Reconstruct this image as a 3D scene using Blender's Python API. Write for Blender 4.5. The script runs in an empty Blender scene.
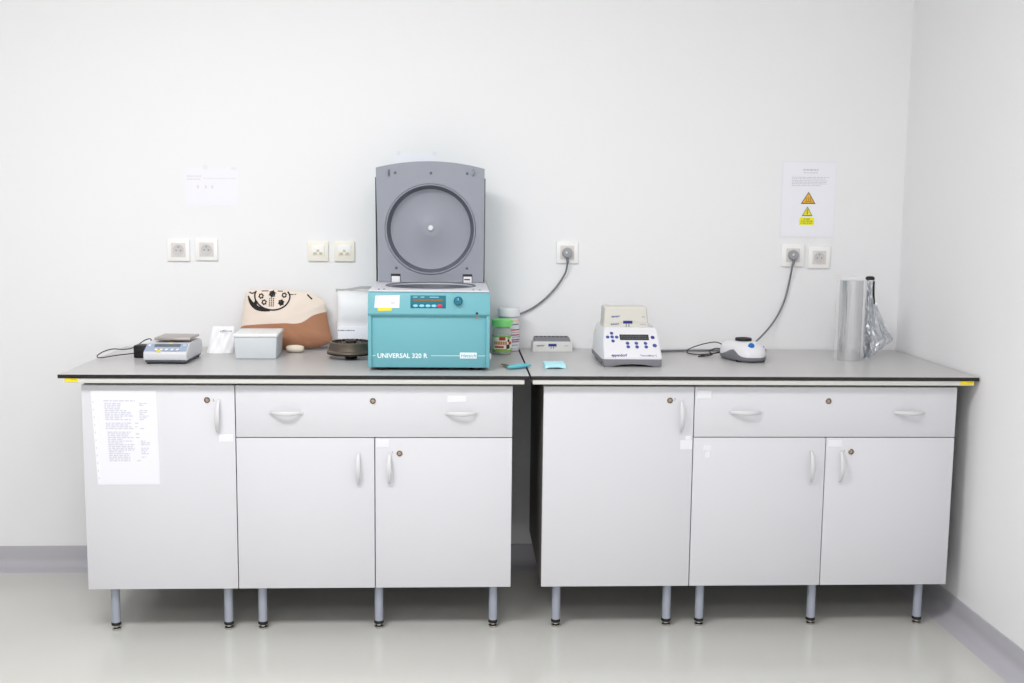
import bpy, bmesh, math, random
from mathutils import Vector, Matrix, noise
random.seed(7)
scene = bpy.context.scene
COL = scene.collection

# ------------------------------------------------------------------ materials
def mat(name, rgb, rough=.5, metal=0., spec=.5, noise_amt=0., nscale=40., bump=0., bscale=200., alpha=1., trans=0., coat=0., ior=1.45):
    m = bpy.data.materials.new(name); m.use_nodes = True
    nt = m.node_tree; b = nt.nodes['Principled BSDF']
    c = tuple((v/12.92 if v <= .04045 else ((v+.055)/1.055)**2.4) for v in rgb)
    b.inputs['Base Color'].default_value = (*c, 1)
    b.inputs['Roughness'].default_value = rough
    b.inputs['Metallic'].default_value = metal
    b.inputs['Specular IOR Level'].default_value = spec
    b.inputs['Alpha'].default_value = alpha
    b.inputs['Transmission Weight'].default_value = trans
    b.inputs['Coat Weight'].default_value = coat
    b.inputs['IOR'].default_value = ior
    tc = nt.nodes.new('ShaderNodeTexCoord')
    if noise_amt:
        n = nt.nodes.new('ShaderNodeTexNoise'); n.inputs['Scale'].default_value = nscale; n.inputs['Detail'].default_value = 4
        nt.links.new(tc.outputs['Object'], n.inputs['Vector'])
        mr = nt.nodes.new('ShaderNodeMapRange')
        mr.inputs['To Min'].default_value = 1-noise_amt; mr.inputs['To Max'].default_value = 1+noise_amt
        nt.links.new(n.outputs['Fac'], mr.inputs['Value'])
        mx = nt.nodes.new('ShaderNodeVectorMath'); mx.operation = 'SCALE'
        mx.inputs[0].default_value = c
        nt.links.new(mr.outputs['Result'], mx.inputs['Scale'])
        nt.links.new(mx.outputs['Vector'], b.inputs['Base Color'])
    if bump:
        n2 = nt.nodes.new('ShaderNodeTexNoise'); n2.inputs['Scale'].default_value = bscale; n2.inputs['Detail'].default_value = 3
        nt.links.new(tc.outputs['Object'], n2.inputs['Vector'])
        bp = nt.nodes.new('ShaderNodeBump'); bp.inputs['Strength'].default_value = bump; bp.inputs['Distance'].default_value = .002
        nt.links.new(n2.outputs['Fac'], bp.inputs['Height']); nt.links.new(bp.outputs['Normal'], b.inputs['Normal'])
    return m

M = {}
M['wall'] = mat('wall_paint', (.932,.931,.936), .55, spec=.3, noise_amt=.006, nscale=3, bump=.05, bscale=60)
M['ceil'] = mat('ceiling_paint', (.93,.93,.93), .8)
M['floor'] = mat('floor_vinyl', (.785,.785,.767), .17, spec=.6, noise_amt=.02, nscale=6)
M['base'] = mat('baseboard_vinyl', (.70,.695,.72), .45, noise_amt=.02, nscale=20)
M['cab'] = mat('cabinet_laminate', (.835,.835,.853), .42, spec=.4)
M['carc'] = mat('carcass_shade_grey', (.42,.41,.40), .55)  # carcass coloured darker to deepen the shade in the gap and underneath
M['rail'] = mat('worktop_rail', (.83,.83,.81), .5)
M['top'] = mat('worktop_laminate', (.74,.735,.735), .30, noise_amt=.03, nscale=90)
M['blackedge'] = mat('worktop_black_edge', (.13,.115,.12), .5)
M['leg'] = mat('leg_grey', (.64,.66,.71), .4, metal=.15)
M['black'] = mat('black_plastic', (.07,.07,.075), .45)
M['dark'] = mat('dark_plastic', (.17,.17,.18), .5)
M['chrome'] = mat('chrome', (.80,.78,.75), .18, metal=1)
M['brass'] = mat('lock_nickel', (.72,.66,.60), .3, metal=.8)
M['lockdark'] = mat('lock_dark', (.30,.23,.20), .5)
M['handle'] = mat('handle_satin', (.82,.82,.83), .35, spec=.5)
M['teal'] = mat('teal_enamel', (.425,.675,.715), .38, spec=.5)
M['lidgrey'] = mat('lid_grey', (.575,.59,.63), .4)
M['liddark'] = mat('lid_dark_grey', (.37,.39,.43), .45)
M['offwhite'] = mat('offwhite_plastic', (.83,.83,.855), .4)
M['white'] = mat('white_plastic', (.88,.88,.895), .35)
M['paper'] = mat('paper', (.905,.905,.935), .7)
M['wpaper'] = mat('wall_paper', (.935,.935,.96), .6)
M['pocket'] = mat('plastic_pocket', (.915,.915,.935), .35, spec=.6)
M['tape'] = mat('tape_white', (.905,.905,.925), .3)
M['ink'] = mat('ink_grey', (.79,.79,.83), .8)
M['inkd'] = mat('ink_dark', (.45,.45,.49), .8)
M['inkfaint'] = mat('ink_faint', (.885,.87,.885), .8)
M['yellow'] = mat('yellow_sticker', (.93,.84,.12), .5)
M['yellowd'] = mat('yellow_sticker_print', (.72,.62,.08), .5)
M['panelblue'] = mat('panel_blue', (.0,.42,.49), .5)
M['lightblue'] = mat('panel_light_blue', (.55,.80,.90), .5)
M['amber'] = mat('display_amber', (.52,.36,.13), .35)
M['red'] = mat('red_button', (.80,.16,.27), .4)
M['knob'] = mat('knob_blue', (.0,.40,.47), .45)
M['orange'] = mat('orange_dot', (.85,.50,.15), .4)
M['tealletter'] = mat('white_lettering', (.93,.97,.98), .5)
M['navy'] = mat('navy_print', (.17,.20,.52), .5)
M['navyb'] = mat('navy_button', (.28,.32,.62), .45)
M['greyprint'] = mat('grey_print', (.62,.63,.70), .5)
M['cream'] = mat('cream_plastic', (.835,.825,.79), .5)
M['creamsock'] = mat('cream_socket', (.945,.925,.88), .4)
M['creamsock2'] = mat('cream_socket_insert', (.80,.76,.63), .45)
M['sock'] = mat('socket_white', (.955,.955,.95), .3)
M['sockin'] = mat('socket_insert', (.86,.835,.82), .4)
M['sockwell'] = mat('socket_well', (.79,.78,.78), .45)
M['pin'] = mat('socket_pin', (.58,.57,.57), .35)
M['plug'] = mat('plug_grey', (.60,.61,.63), .4)
M['cord'] = mat('cord_grey', (.46,.47,.49), .5)
M['cordblack'] = mat('cord_black', (.16,.15,.17), .5)
M['midgrey'] = mat('mid_grey_plastic', (.48,.485,.51), .45)
M['lcd'] = mat('lcd_screen', (.23,.24,.26), .25)
M['balpanel'] = mat('balance_keypad', (.60,.65,.74), .4)
M['steel'] = mat('brushed_steel', (.70,.67,.65), .35, metal=.7)
M['boxw'] = mat('storage_box_body', (.80,.82,.835), .45)
M['boxl'] = mat('storage_box_lid', (.90,.905,.91), .35)
M['bronze'] = mat('rotor_bronze', (.44,.40,.355), .38, metal=.55)
M['bronzed'] = mat('rotor_dark', (.20,.18,.16), .45, metal=.4)
M['sackp'] = mat('sack_paper', (.935,.935,.945), .5, bump=.25, bscale=25)
M['sacklab'] = mat('sack_label', (.94,.94,.97), .5)
M['sackedge'] = mat('sack_crimp', (.70,.70,.69), .5)
M['bagink'] = mat('bag_print', (.13,.12,.13), .8)
M['limecap'] = mat('lime_cap', (.52,.87,.50), .4)
M['glass'] = mat('jar_glass', (.86,.90,.86), .08, alpha=.30)
M['jarin'] = mat('jar_contents', (.62,.55,.48), .6, noise_amt=.35, nscale=60)
M['lab_w'] = mat('jar_label_white', (.92,.92,.86), .5)
M['lab_g'] = mat('jar_label_green', (.50,.72,.32), .5)
M['lab_r'] = mat('jar_label_red', (.72,.22,.20), .5)
M['lab_o'] = mat('jar_label_orange', (.78,.52,.25), .5)
M['lab_k'] = mat('jar_label_dark', (.17,.16,.19), .5)
M['lab_b'] = mat('jar_label_blue', (.50,.52,.66), .5)
M['lab_y'] = mat('jar_label_ochre', (.88,.80,.60), .5)
M['tub'] = mat('tub_body', (.84,.85,.87), .4)
M['turq'] = mat('turquoise_handle', (.38,.72,.77), .4)
M['blade'] = mat('blade_dark', (.36,.31,.29), .35, metal=.5)
M['cyan'] = mat('pale_cyan_paper', (.72,.92,.96), .6)
M['blue'] = mat('blue_knob', (.05,.42,.74), .35)
M['foil'] = mat('aluminium_foil', (.78,.78,.79), .06, metal=1)
def streaks(m, strength, sc):
    nt = m.node_tree; tc = nt.nodes.new('ShaderNodeTexCoord'); mp = nt.nodes.new('ShaderNodeMapping'); n = nt.nodes.new('ShaderNodeTexNoise'); bp = nt.nodes.new('ShaderNodeBump')
    mp.inputs['Scale'].default_value = sc; n.inputs['Scale'].default_value = 1; n.inputs['Detail'].default_value = 2
    bp.inputs['Strength'].default_value = strength; bp.inputs['Distance'].default_value = .007
    nt.links.new(tc.outputs['Object'], mp.inputs['Vector']); nt.links.new(mp.outputs['Vector'], n.inputs['Vector']); nt.links.new(n.outputs['Fac'], bp.inputs['Height'])
    nt.links.new(bp.outputs['Normal'], nt.nodes['Principled BSDF'].inputs['Normal'])
streaks(M['foil'], 1.0, (55,55,1.2))
M['foilc'] = mat('crumpled_foil', (.92,.93,.94), .2, metal=1, bump=.25, bscale=60)
M['film'] = mat('clear_film', (.97,.97,.97), .12, alpha=.22)
M['tri_o'] = mat('sign_orange', (.93,.70,.22), .5)
M['tri_y'] = mat('sign_yellow', (.93,.88,.22), .5)
M['tri_k'] = mat('sign_outline', (.36,.32,.26), .6)
M['tri_s'] = mat('sign_symbol', (.60,.46,.18), .6)
M['yel'] = mat('sign_label_yellow', (.93,.92,.16), .5)
M['yelink'] = mat('sign_label_ink', (.50,.50,.16), .6)

# ------------------------------------------------------------------ mesh helpers (world coordinates)
def nb(): return bmesh.new()
def quadfaces(bm, rings, close=True, cap0=True, cap1=True):
    vs = [[bm.verts.new(p) for p in r] for r in rings]
    n = len(vs[0])
    for a, b in zip(vs[:-1], vs[1:]):
        for i in range(n if close else n-1):
            j = (i+1) % n
            bm.faces.new((a[i], a[j], b[j], b[i]))
    if cap0 and close: bm.faces.new(list(reversed(vs[0])))
    if cap1 and close: bm.faces.new(vs[-1])
    return vs
def box(bm, x0, x1, y0, y1, z0, z1, bev=0., seg=2):
    t = bmesh.new()
    quadfaces(t, [[(x0,y0,z),(x1,y0,z),(x1,y1,z),(x0,y1,z)] for z in (z0,z1)])
    if bev:
        bmesh.ops.bevel(t, geom=list(t.edges), offset=bev, segments=seg, profile=.5, affect='EDGES')
    merge(bm, t); return bm
def merge(bm, t):
    m = {}
    for v in t.verts: m[v] = bm.verts.new(v.co)
    for f in t.faces:
        try: bm.faces.new([m[v] for v in f.verts])
        except ValueError: pass
    t.free()
def prism(bm, prof, a0, a1, axis='x', bev=0.):
    """prof: 2-D points; axis x -> (y,z), y -> (x,z), z -> (x,y)"""
    def P(p, a): return (a,p[0],p[1]) if axis=='x' else (p[0],a,p[1]) if axis=='y' else (p[0],p[1],a)
    t = bmesh.new()
    quadfaces(t, [[P(p,a0) for p in prof],[P(p,a1) for p in prof]])
    if bev: bmesh.ops.bevel(t, geom=list(t.edges), offset=bev, segments=2, profile=.5, affect='EDGES')
    merge(bm, t); return bm
def lathe(bm, prof, o=(0,0,0), axis='z', seg=40, cap=True):
    rings = []
    for r, h in prof:
        ring = []
        for i in range(seg):
            a = 2*math.pi*i/seg; c, s = r*math.cos(a), r*math.sin(a)
            p = (c,s,h) if axis=='z' else (c,h,s) if axis=='y' else (h,c,s)
            ring.append((o[0]+p[0], o[1]+p[1], o[2]+p[2]))
        rings.append(ring)
    quadfaces(bm, rings, True, cap, cap); return bm
def smooth_path(pts, n=8):
    P = [Vector(p) for p in pts]; P = [2*P[0]-P[1]]+P+[2*P[-1]-P[-2]]; out = []
    for i in range(1, len(P)-2):
        for k in range(n):
            t = k/n; a,b,c,d = P[i-1:i+3]
            out.append(.5*((2*b)+(c-a)*t+(2*a-5*b+4*c-d)*t*t+(3*b-a-3*c+d)*t**3))
    out.append(P[-2]); return out
def tube(bm, pts, r, seg=10, n=8, smooth=True):
    path = smooth_path(pts, n) if smooth else [Vector(p) for p in pts]
    rf = r if callable(r) else (lambda t: r)
    T = (path[1]-path[0]).normalized()
    up = Vector((0,0,1)) if abs(T.z) < .9 else Vector((1,0,0))
    nrm = T.cross(up).normalized(); rings = []
    for i, p in enumerate(path):
        a = path[max(i-1,0)]; b = path[min(i+1,len(path)-1)]
        T = (b-a).normalized(); nrm = (nrm - T*nrm.dot(T)).normalized(); bn = T.cross(nrm)
        rr = rf(i/(len(path)-1))
        rings.append([tuple(p+rr*(math.cos(2*math.pi*k/seg)*nrm+math.sin(2*math.pi*k/seg)*bn)) for k in range(seg)])
    quadfaces(bm, rings); return bm
def ray_poly(c, ang, poly):
    d = (math.cos(ang), math.sin(ang)); best = None
    for (x0,y0),(x1,y1) in zip(poly, poly[1:]+poly[:1]):
        ex, ey = x1-x0, y1-y0; den = d[0]*ey-d[1]*ex
        if abs(den) < 1e-12: continue
        t = ((x0-c[0])*ey-(y0-c[1])*ex)/den; s = ((x0-c[0])*d[1]-(y0-c[1])*d[0])/den
        if t > 0 and -1e-9 <= s <= 1+1e-9 and (best is None or t < best): best = t
    return best
def plate_with_hole(bm, poly, c, r, h0, h1, put, n=96):
    """solid plate with a round hole; put(a,b,h) -> 3-D"""
    angs = [2*math.pi*i/n for i in range(n)] + [math.atan2(y-c[1],x-c[0]) % (2*math.pi) for x,y in poly]
    angs = sorted(set(round(a,6) for a in angs))
    out = [(c[0]+ray_poly(c,a,poly)*math.cos(a), c[1]+ray_poly(c,a,poly)*math.sin(a)) for a in angs]
    inn = [(c[0]+r*math.cos(a), c[1]+r*math.sin(a)) for a in angs]
    loops = [[bm.verts.new(put(p[0],p[1],h)) for p in q] for q,h in ((inn,h0),(out,h0),(out,h1),(inn,h1))]
    k = len(angs)
    for i in range(4):
        A, B = loops[i], loops[(i+1)%4]
        for j in range(k): bm.faces.new((A[j],A[(j+1)%k],B[(j+1)%k],B[j]))
    return bm
def shift(bm, f):
    for v in bm.verts: v.co = Vector(f(v.co))
    return bm

_fontcache = {}
def text(bm, s, x, z, h, y=0., align='LEFT', width=None, bold=.0, shear=0.):
    """letters standing in the x-z plane facing -y; x,z = left/centre of the baseline, h = capital height"""
    cu = bpy.data.curves.new('t', 'FONT'); cu.body = s; cu.size = h/.70; cu.align_x = align; cu.offset = bold*h; cu.shear = shear
    cu.resolution_u = 2
    o = bpy.data.objects.new('t', cu); COL.objects.link(o)
    bpy.context.view_layer.update()
    me = bpy.data.meshes.new_from_object(o.evaluated_get(bpy.context.evaluated_depsgraph_get()))
    k = 1.
    if width:
        xs = [v.co.x for v in me.vertices]; k = width/(max(xs)-min(xs))
    vs = [bm.verts.new((x+v.co.x*k, y, z+v.co.y)) for v in me.vertices]
    for p in me.polygons:
        try: bm.faces.new([vs[i] for i in p.vertices])
        except ValueError: pass
    bpy.data.objects.remove(o); bpy.data.curves.remove(cu); bpy.data.meshes.remove(me)
    return bm
def strip(bm, x0, x1, z0, z1, y, th=.0004):
    return box(bm, x0, x1, y-th, y, z0, z1)
def words_line(bm, x0, x1, z, h, y, rnd):
    """a line of print: short dashes the length of words"""
    x = x0
    while x < x1-.002:
        w = min(rnd.uniform(.004,.016), x1-x); strip(bm, x, x+w, z, z+h, y); x += w+.0025
    return bm
def ribbon(bm, pts, w, yf, off=.0012, n=6, wf=None):
    """flat stroke following the surface y = yf(x,z)"""
    path = smooth_path([(p[0],0,p[1]) for p in pts], n); prev = None
    for i,p in enumerate(path):
        a = path[max(i-1,0)]; b = path[min(i+1,len(path)-1)]
        T = (b-a).normalized(); N = Vector((-T.z,0,T.x)); ww = w*(wf(i/(len(path)-1)) if wf else 1)
        q = []
        for s in (-1,1):
            c = p+N*s*ww/2; q.append(bm.verts.new((c.x, yf(c.x,c.z)-off, c.z)))
        if prev: bm.faces.new((prev[0],prev[1],q[1],q[0]))
        prev = q
    return bm

# ------------------------------------------------------------------ object helpers
WORLD = {}
def obj(name, bm, m, parent=None, smooth=30., label=None, flip=False):
    bmesh.ops.recalc_face_normals(bm, faces=list(bm.faces))
    if flip: bmesh.ops.reverse_faces(bm, faces=list(bm.faces))
    o0 = WORLD.get(parent.name, Vector()) if parent else Vector()
    for v in bm.verts: v.co -= o0
    me = bpy.data.meshes.new(name); bm.to_mesh(me); bm.free()
    if smooth:
        me.shade_smooth(); me.set_sharp_from_angle(angle=math.radians(smooth))
    for mm in (m if isinstance(m,(list,tuple)) else [m]): me.materials.append(mm)
    o = bpy.data.objects.new(name, me); COL.objects.link(o)
    if parent: o.parent = parent
    WORLD[o.name] = o0
    if label: o['label'] = label
    return o
def thing(name, label, cat, loc, group=None, rz=0.):
    """Empty at the thing's base. Parts are given in world coordinates (rz = 0), or local ones about loc when rz is set."""
    o = bpy.data.objects.new(name, None); COL.objects.link(o); o.empty_display_size = .05
    o.location = loc; o.rotation_euler = (0,0,rz); o['label'] = label; o['category'] = cat
    if group: o['group'] = group
    WORLD[o.name] = Vector() if rz else Vector(loc)
    return o
def tag(o, label, cat, group=None):
    o['label'] = label; o['category'] = cat
    if group: o['group'] = group
    return o
def struct(name, bm, m, smooth=0):
    o = obj(name, bm, m, None, smooth); o['kind'] = 'structure'; return o

# ------------------------------------------------------------------ the room
WY = .738; WX = 3.436; LX = -2.6; FY = -5.6; CZ = 3.0
struct('floor', box(nb(), LX-.1, WX+.1, FY-.1, WY+.1, -.1, 0), M['floor'])
struct('ceiling', box(nb(), LX-.1, WX+.1, FY-.1, WY+.1, CZ, CZ+.1), M['ceil'])
struct('wall_back', box(nb(), LX-.1, WX+.1, WY, WY+.1, 0, CZ), M['wall'])
struct('wall_right', box(nb(), WX, WX+.1, FY, WY, 0, CZ), M['wall'])
struct('wall_left', box(nb(), LX-.1, LX, FY, WY, 0, CZ), M['wall'])
struct('wall_front', box(nb(), LX-.1, WX+.1, FY-.1, FY, 0, CZ), M['wall'])
cove = [(0,.0905),(.004,.0905),(.006,.086),(.0065,.042)] + [(.0065+.05*(1-math.cos(a)), .042-.038*math.sin(a)) for a in [math.pi/2*i/6 for i in range(1,7)]] + [(.066,.0),(0,0)]
struct('baseboard_back', prism(nb(), [(WY-d, z) for d,z in cove], LX, WX, 'x'), M['base'], 40)
struct('baseboard_right', prism(nb(), [(WX-d, z) for d,z in cove], FY, WY-.03, 'y'), M['base'], 40)

bm = nb(); box(bm, LX, LX+.04, -1.60, -.10, 0, 2.08, .004)  # unseen dark door, added for the foil roll to reflect
dr1 = obj('added_door', bm, mat('added_door_dark', (.24,.22,.21), .5, noise_amt=.1, nscale=12), None, 30); dr1['kind'] = 'structure'
obj('added_door_handle', tube(nb(), [(LX+.04,-.18,1.02),(LX+.085,-.18,1.02),(LX+.09,-.19,1.02),(LX+.09,-.31,1.02)], .009, 10, 4), M['chrome'], dr1, 60)
# ------------------------------------------------------------------ cabinets
ZB, ZT, ZC = .158, .8600, .871
DY0, DY1 = .030, .047
def bow_handle(a, b, parent, vertical):
    """satin bow handle between two feet on the door front"""
    bm = nb(); n = 16; rings = []
    for i in range(n+1):
        t = i/n; p = Vector(a).lerp(Vector(b), t); s = math.sin(math.pi*t)**.7
        out = .026*s; w = .0042+.0035*s; th = .0032
        if t in (0,1): w = .004
        y = DY0-out
        ring = []
        for k in range(8):
            q = 2*math.pi*k/8; c, d = w*math.cos(q), th*math.sin(q)
            ring.append((p.x+(c if vertical else 0), y+d, p.z+(0 if vertical else c)))
        rings.append(ring)
    quadfaces(bm, rings)
    for p in (a,b):
        lathe(bm, [(.0052,-.004),(.0052,.0)], (p[0],DY0,p[2]), 'y', 12)
    return obj('handle', bm, M['handle'], parent, 60)
def lock(x, z, parent):
    bm = lathe(nb(), [(.0102,0),(.0102,-.002),(.0090,-.0035),(.0070,-.0035)], (x,DY0,z), 'y', 28)
    o = obj('lock', bm, M['brass'], parent)
    return o
def lock_core(x, z, parent):
    bm = lathe(nb(), [(.0066,-.0036),(.0066,-.0042),(.0035,-.0042)], (x,DY0,z), 'y', 20)
    box(bm, x-.0010, x+.0010, DY0-.0050, DY0-.0042, z-.004, z+.004)
    return obj('lock', bm, M['lockdark'], parent)
def add_lock(x, z, parent):
    bm = lathe(nb(), [(.0102,0),(.0102,-.002),(.0088,-.0035),(.0066,-.0035),(.0066,-.0015),(.0,-.0015)], (x,DY0,z), 'y', 28)
    box(bm, x-.0030, x+.0030, DY0-.0042, DY0-.0010, z-.0034, z+.0034, .0008)
    me = obj('lock', bm, [M['brass'], M['lockdark']], parent)
    for p in me.data.polygons:
        c = p.center; wx = c.x+WORLD[me.name].x-x; wz = c.z+WORLD[me.name].z-z
        r = math.hypot(wx, wz)
        if .0048 < r < .0089: p.material_index = 1
    return me
def digit(s, x, z, parent, h=.009):
    return obj('lettering', text(nb(), s, x, z, h, DY0-.0004), M['inkd'], parent, 0)
def tape(x0, x1, z0, z1, parent, tilt=0., label='white tape label'):
    bm = strip(nb(), x0, x1, z0, z1, DY0, .0008); c = ((x0+x1)/2,(z0+z1)/2)
    shift(bm, lambda v: (c[0]+(v.x-c[0])*math.cos(tilt)-(v.z-c[1])*math.sin(tilt), v.y, c[1]+(v.x-c[0])*math.sin(tilt)+(v.z-c[1])*math.cos(tilt)))
    return obj('tape', bm, M['tape'], parent, 0, label)
def leg(x, y, parent):
    o = obj('leg', lathe(nb(), [(.0125,.024),(.0150,.024),(.0150,ZB-.004),(.019,ZB-.004),(.019,ZB)], (x,y,0), 'z', 24), M['leg'], parent, 40)
    obj('foot_collar', lathe(nb(), [(.0130,.016),(.0165,.018),(.0165,.0255),(.0150,.028)], (x,y,0), 'z', 24), M['black'], o, 40, 'black collar')
    obj('glide', lathe(nb(), [(.0125,0),(.0150,.002),(.0150,.007),(.008,.0095),(.008,.017)], (x,y,0), 'z', 24), M['chrome'], o, 40, 'chrome glide')
def cabinet(x0, x1, label, legs, back=.70):  # body made deep to block light from reaching behind it
    t = thing('base_cabinet', label, 'cabinet', ((x0+x1)/2, .33, 0), 'white base cabinets under the worktops')
    g = .0015
    obj('carcass', box(nb(), x0+.002, x1-.002, DY1+.002, back, ZB, ZC, .001), M['carc'], t, 30)
    for lx in legs:
        leg(lx, .072, t)
    for lx in (legs[0], legs[-1]):
        leg(lx, .640, t)
    return t
def panel(name, x0, x1, z0, z1, parent):
    return obj(name, box(nb(), x0, x1, DY0, DY1, z0, z1, .0012), M['cab'], parent, 30)
G = .0016
XA, XB, XM, XE = .400, .904, 1.3685, 1.8335
XC, XD, XN, XF = 1.9395, 2.4555, 2.918, 3.3700
# first unit: one tall door with the plastic pocket
A = cabinet(XA, XB, 'white single door cabinet at the left end with a document pocket on its door', (.476,.860))
d = panel('door', XA, XB-G, ZB, ZT, A)
add_lock(.812, .811, d); digit('5', .830, .806, d)
bow_handle((.850,DY0,.811), (.845,DY0,.700), d, True)
tape(.849, .895, .669, .694, d, .02)
# second unit: drawer over two doors
def double_unit(x0, xm, x1, label, legs, zs, h1, h2, lk, hd1, hd2, lk2, dig):
    B = cabinet(x0, x1, label, legs)
    dr = panel('drawer', x0+G, x1, zs+G, ZT, B)
    for (a,b,z) in (h1,h2): bow_handle((a,DY0,z), (b,DY0,z), dr, False)
    add_lock(lk[0], lk[1], dr)
    l = panel('door', x0+G, xm-G, ZB, zs-G, B); r = panel('door', xm+G, x1, ZB, zs-G, B)
    bow_handle((hd1[0],DY0,hd1[1]), (hd1[0],DY0,hd1[2]), l, True)
    bow_handle((hd2[0],DY0,hd2[1]), (hd2[0],DY0,hd2[2]), r, True)
    add_lock(lk2[0], lk2[1], r); digit(dig, lk2[0]-.026, lk2[1]-.001, r)
    return B, dr, l, r
B, dr, l, r = double_unit(XB, XM, XE, 'white cabinet of one wide drawer over two doors standing beneath the teal centrifuge', (.977,1.3775,1.775), .683,
    (1.019,1.126,.768), (1.607,1.714,.768), (1.363,.809), (1.3135,.630,.521), (1.418,.630,.521), (1.452,.629), '1')
tape(1.613, 1.678, .806, .827, dr, .03); tape(1.373, 1.417, .650, .677, r, 0)
# third unit
Cc = cabinet(XC, XD, 'white single door cabinet right of the dark gap, no paper on its door', (1.996,2.387))
d = panel('door', XC, XD-G, ZB, ZT, Cc)
add_lock(2.371, .813, d); digit('7', 2.385, .811, d)
bow_handle((2.411,DY0,.812), (2.411,DY0,.701), d, True)
tape(2.411, 2.452, .643, .675, d, .02); tape(2.428, 2.447, .6765, .690, d, .0)
Dd, dr, l, r = double_unit(XD, XN, XF, 'white cabinet of one wide drawer over two doors beside the right wall', (2.504,2.905,3.290), .685,
    (2.579,2.688,.773), (3.150,3.259,.773), (2.920,.812), (2.869,.637,.525), (2.973,.637,.528), (3.007,.635), '1')
tape(2.464, 2.513, .820, .848, dr, 0); tape(2.492, 2.520, .638, .658, l, -.05); tape(2.497, 2.516, .614, .636, l, .1); tape(2.926, 2.975, .652, .676, r, 0)

# ------------------------------------------------------------------ worktops
def worktop(x0, x1, rx0, rx1, label, sx):
    t = thing('worktop', label, 'worktop', ((x0+x1)/2, 0, ZC), 'grey worktops on the base cabinets')
    obj('slab', box(nb(), x0, x1, 0, WY-.004, .887, .8994, .0012), M['blackedge'], t, 30, 'black slab edge')
    obj('surface', box(nb(), x0+.0012, x1-.0012, .0012, WY-.005, .8985, .9000), M['top'], t, 0, 'grey laminate surface')
    obj('rail', box(nb(), rx0, rx1, .003, .70, ZC, .887, .001), M['rail'], t, 30, 'off-white rail below the slab')
    bm = strip(nb(), sx[0], sx[1], .8745, .8865, .003, .0007)
    s = obj('sticker', bm, M['yellow'], t, 0, 'yellow sticker')
    bm = nb()
    words_line(bm, sx[0]+.5*(sx[1]-sx[0]), sx[1]-.004, .8815, .0022, .0022, random.Random(3))
    obj('lettering', bm, M['yellowd'], s, 0)
    return t
worktop(.335, 1.8880, .356, 1.8715, 'grey worktop carrying the balance and the teal centrifuge', (.357,.400))
worktop(1.8925, 3.431, 1.900, 3.4145, 'grey worktop carrying the white mixer and the foil rolls', (3.366,3.413))

# ------------------------------------------------------------------ teal centrifuge
cf = thing('centrifuge', 'teal bench centrifuge with its grey lid open upright', 'centrifuge', (1.549,.40,.9))
X0, X1 = 1.3416, 1.7566
YT, YB, ZH0, ZH1 = .113, .098, 1.0965, 1.1740
def hood_y(z): return YB+(YT-YB)*(z-ZH0)/(ZH1-ZH0)
bm = nb()
prism(bm, [(YT+.004,ZH1),(YT,ZH1-.002),(YB,ZH0+.002),(YB+.002,ZH0-.003),(.110,ZH0-.010),(.122,ZH0-.014),(.14,ZH0-.014),(.14,ZH1)], X0, X1, 'x', .0015)
for a,b in ((X0,X0+.012),(X1-.012,X1)):
    prism(bm, [(.104,.9115),(.104,ZH0-.004),(.140,ZH0-.004),(.140,.9115)], a, b, 'x', .002)
box(bm, X0+.010, X1-.010, .112, .130, .9115, ZH0-.008, .001)
t = bmesh.new(); quadfaces(t, [[(X0,.128,z),(X1,.128,z),(X1,.715,z),(X0,.715,z)] for z in (.9115,ZH1)], True, True, False); merge(bm, t)
obj('housing', bm, M['teal'], cf, 30)
DC = (1.549,.335)
bm = plate_with_hole(nb(), [(X0+.003,YT-.004),(X1-.003,YT-.004),(X1-.003,.714),(X0+.003,.714)], DC, .150, 1.172, 1.1775, lambda a,b,h:(a,b,h))
obj('deck', bm, M['offwhite'], cf, 30, 'pale grey top deck')
obj('chamber', lathe(nb(), [(.150,1.1765),(.156,1.1805),(.161,1.1805),(.163,1.1777),(.150,1.1730),(.146,1.165),(.140,1.02),(.0,1.01)], (DC[0],DC[1],0), 'z', 64, False), M['liddark'], cf, 40, 'dark round rotor chamber')
for x in (1.378,1.396,1.700,1.722): obj('catch', box(nb(), x-.003, x+.003, YT+.006, YT+.014, 1.1775, 1.181, .001), M['midgrey'], cf)
# lid
LY = .500; LC = (1.5430,1.3765)
lo = [(1.3490,1.1790),(1.7425,1.1790),(1.7445,1.40),(1.7440,1.6025)]
lo += [(1.7440+(1.3405-1.7440)*t, 1.6025+.0255*(1-(2*t-1)**2)) for t in [i/16 for i in range(1,16)]]
lo += [(1.3405,1.6025),(1.3445,1.40)]
bm = plate_with_hole(nb(), lo, LC, .1700, LY, LY+.030, lambda a,b,h:(a,h,b))
bm2 = nb()
lid = obj('lid', bm, M['lidgrey'], cf, 30, 'grey open lid')
obj('rim', lathe(nb(), [(.1702,.0),(.1700,.006),(.1686,.006),(.1680,-.0015),(.1668,-.003),(.1640,-.003),(.1625,-.001),(.1620,.004)], (LC[0],LY,LC[1]), 'y', 80, False), M['lidgrey'], lid, 40)
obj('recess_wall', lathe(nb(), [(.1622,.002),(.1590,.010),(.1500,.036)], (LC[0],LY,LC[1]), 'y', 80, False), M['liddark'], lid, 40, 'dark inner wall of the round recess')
obj('recess_floor', lathe(nb(), [(.1515,.035),(.148,.0365),(.040,.0365),(.034,.034),(.020,.034),(.0,.034)], (LC[0],LY,LC[1]), 'y', 80, False), M['lidgrey'], lid, 40)
obj('hub', lathe(nb(), [(.0115,.034),(.0108,.029),(.008,.026),(.0,.0255)], (LC[0],LY,LC[1]+.004), 'y', 24, False), M['white'], lid, 40, 'white centre hub')
shell = [(x+(.0015 if x>1.5 else -.0015), z) for x,z in lo]
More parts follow.
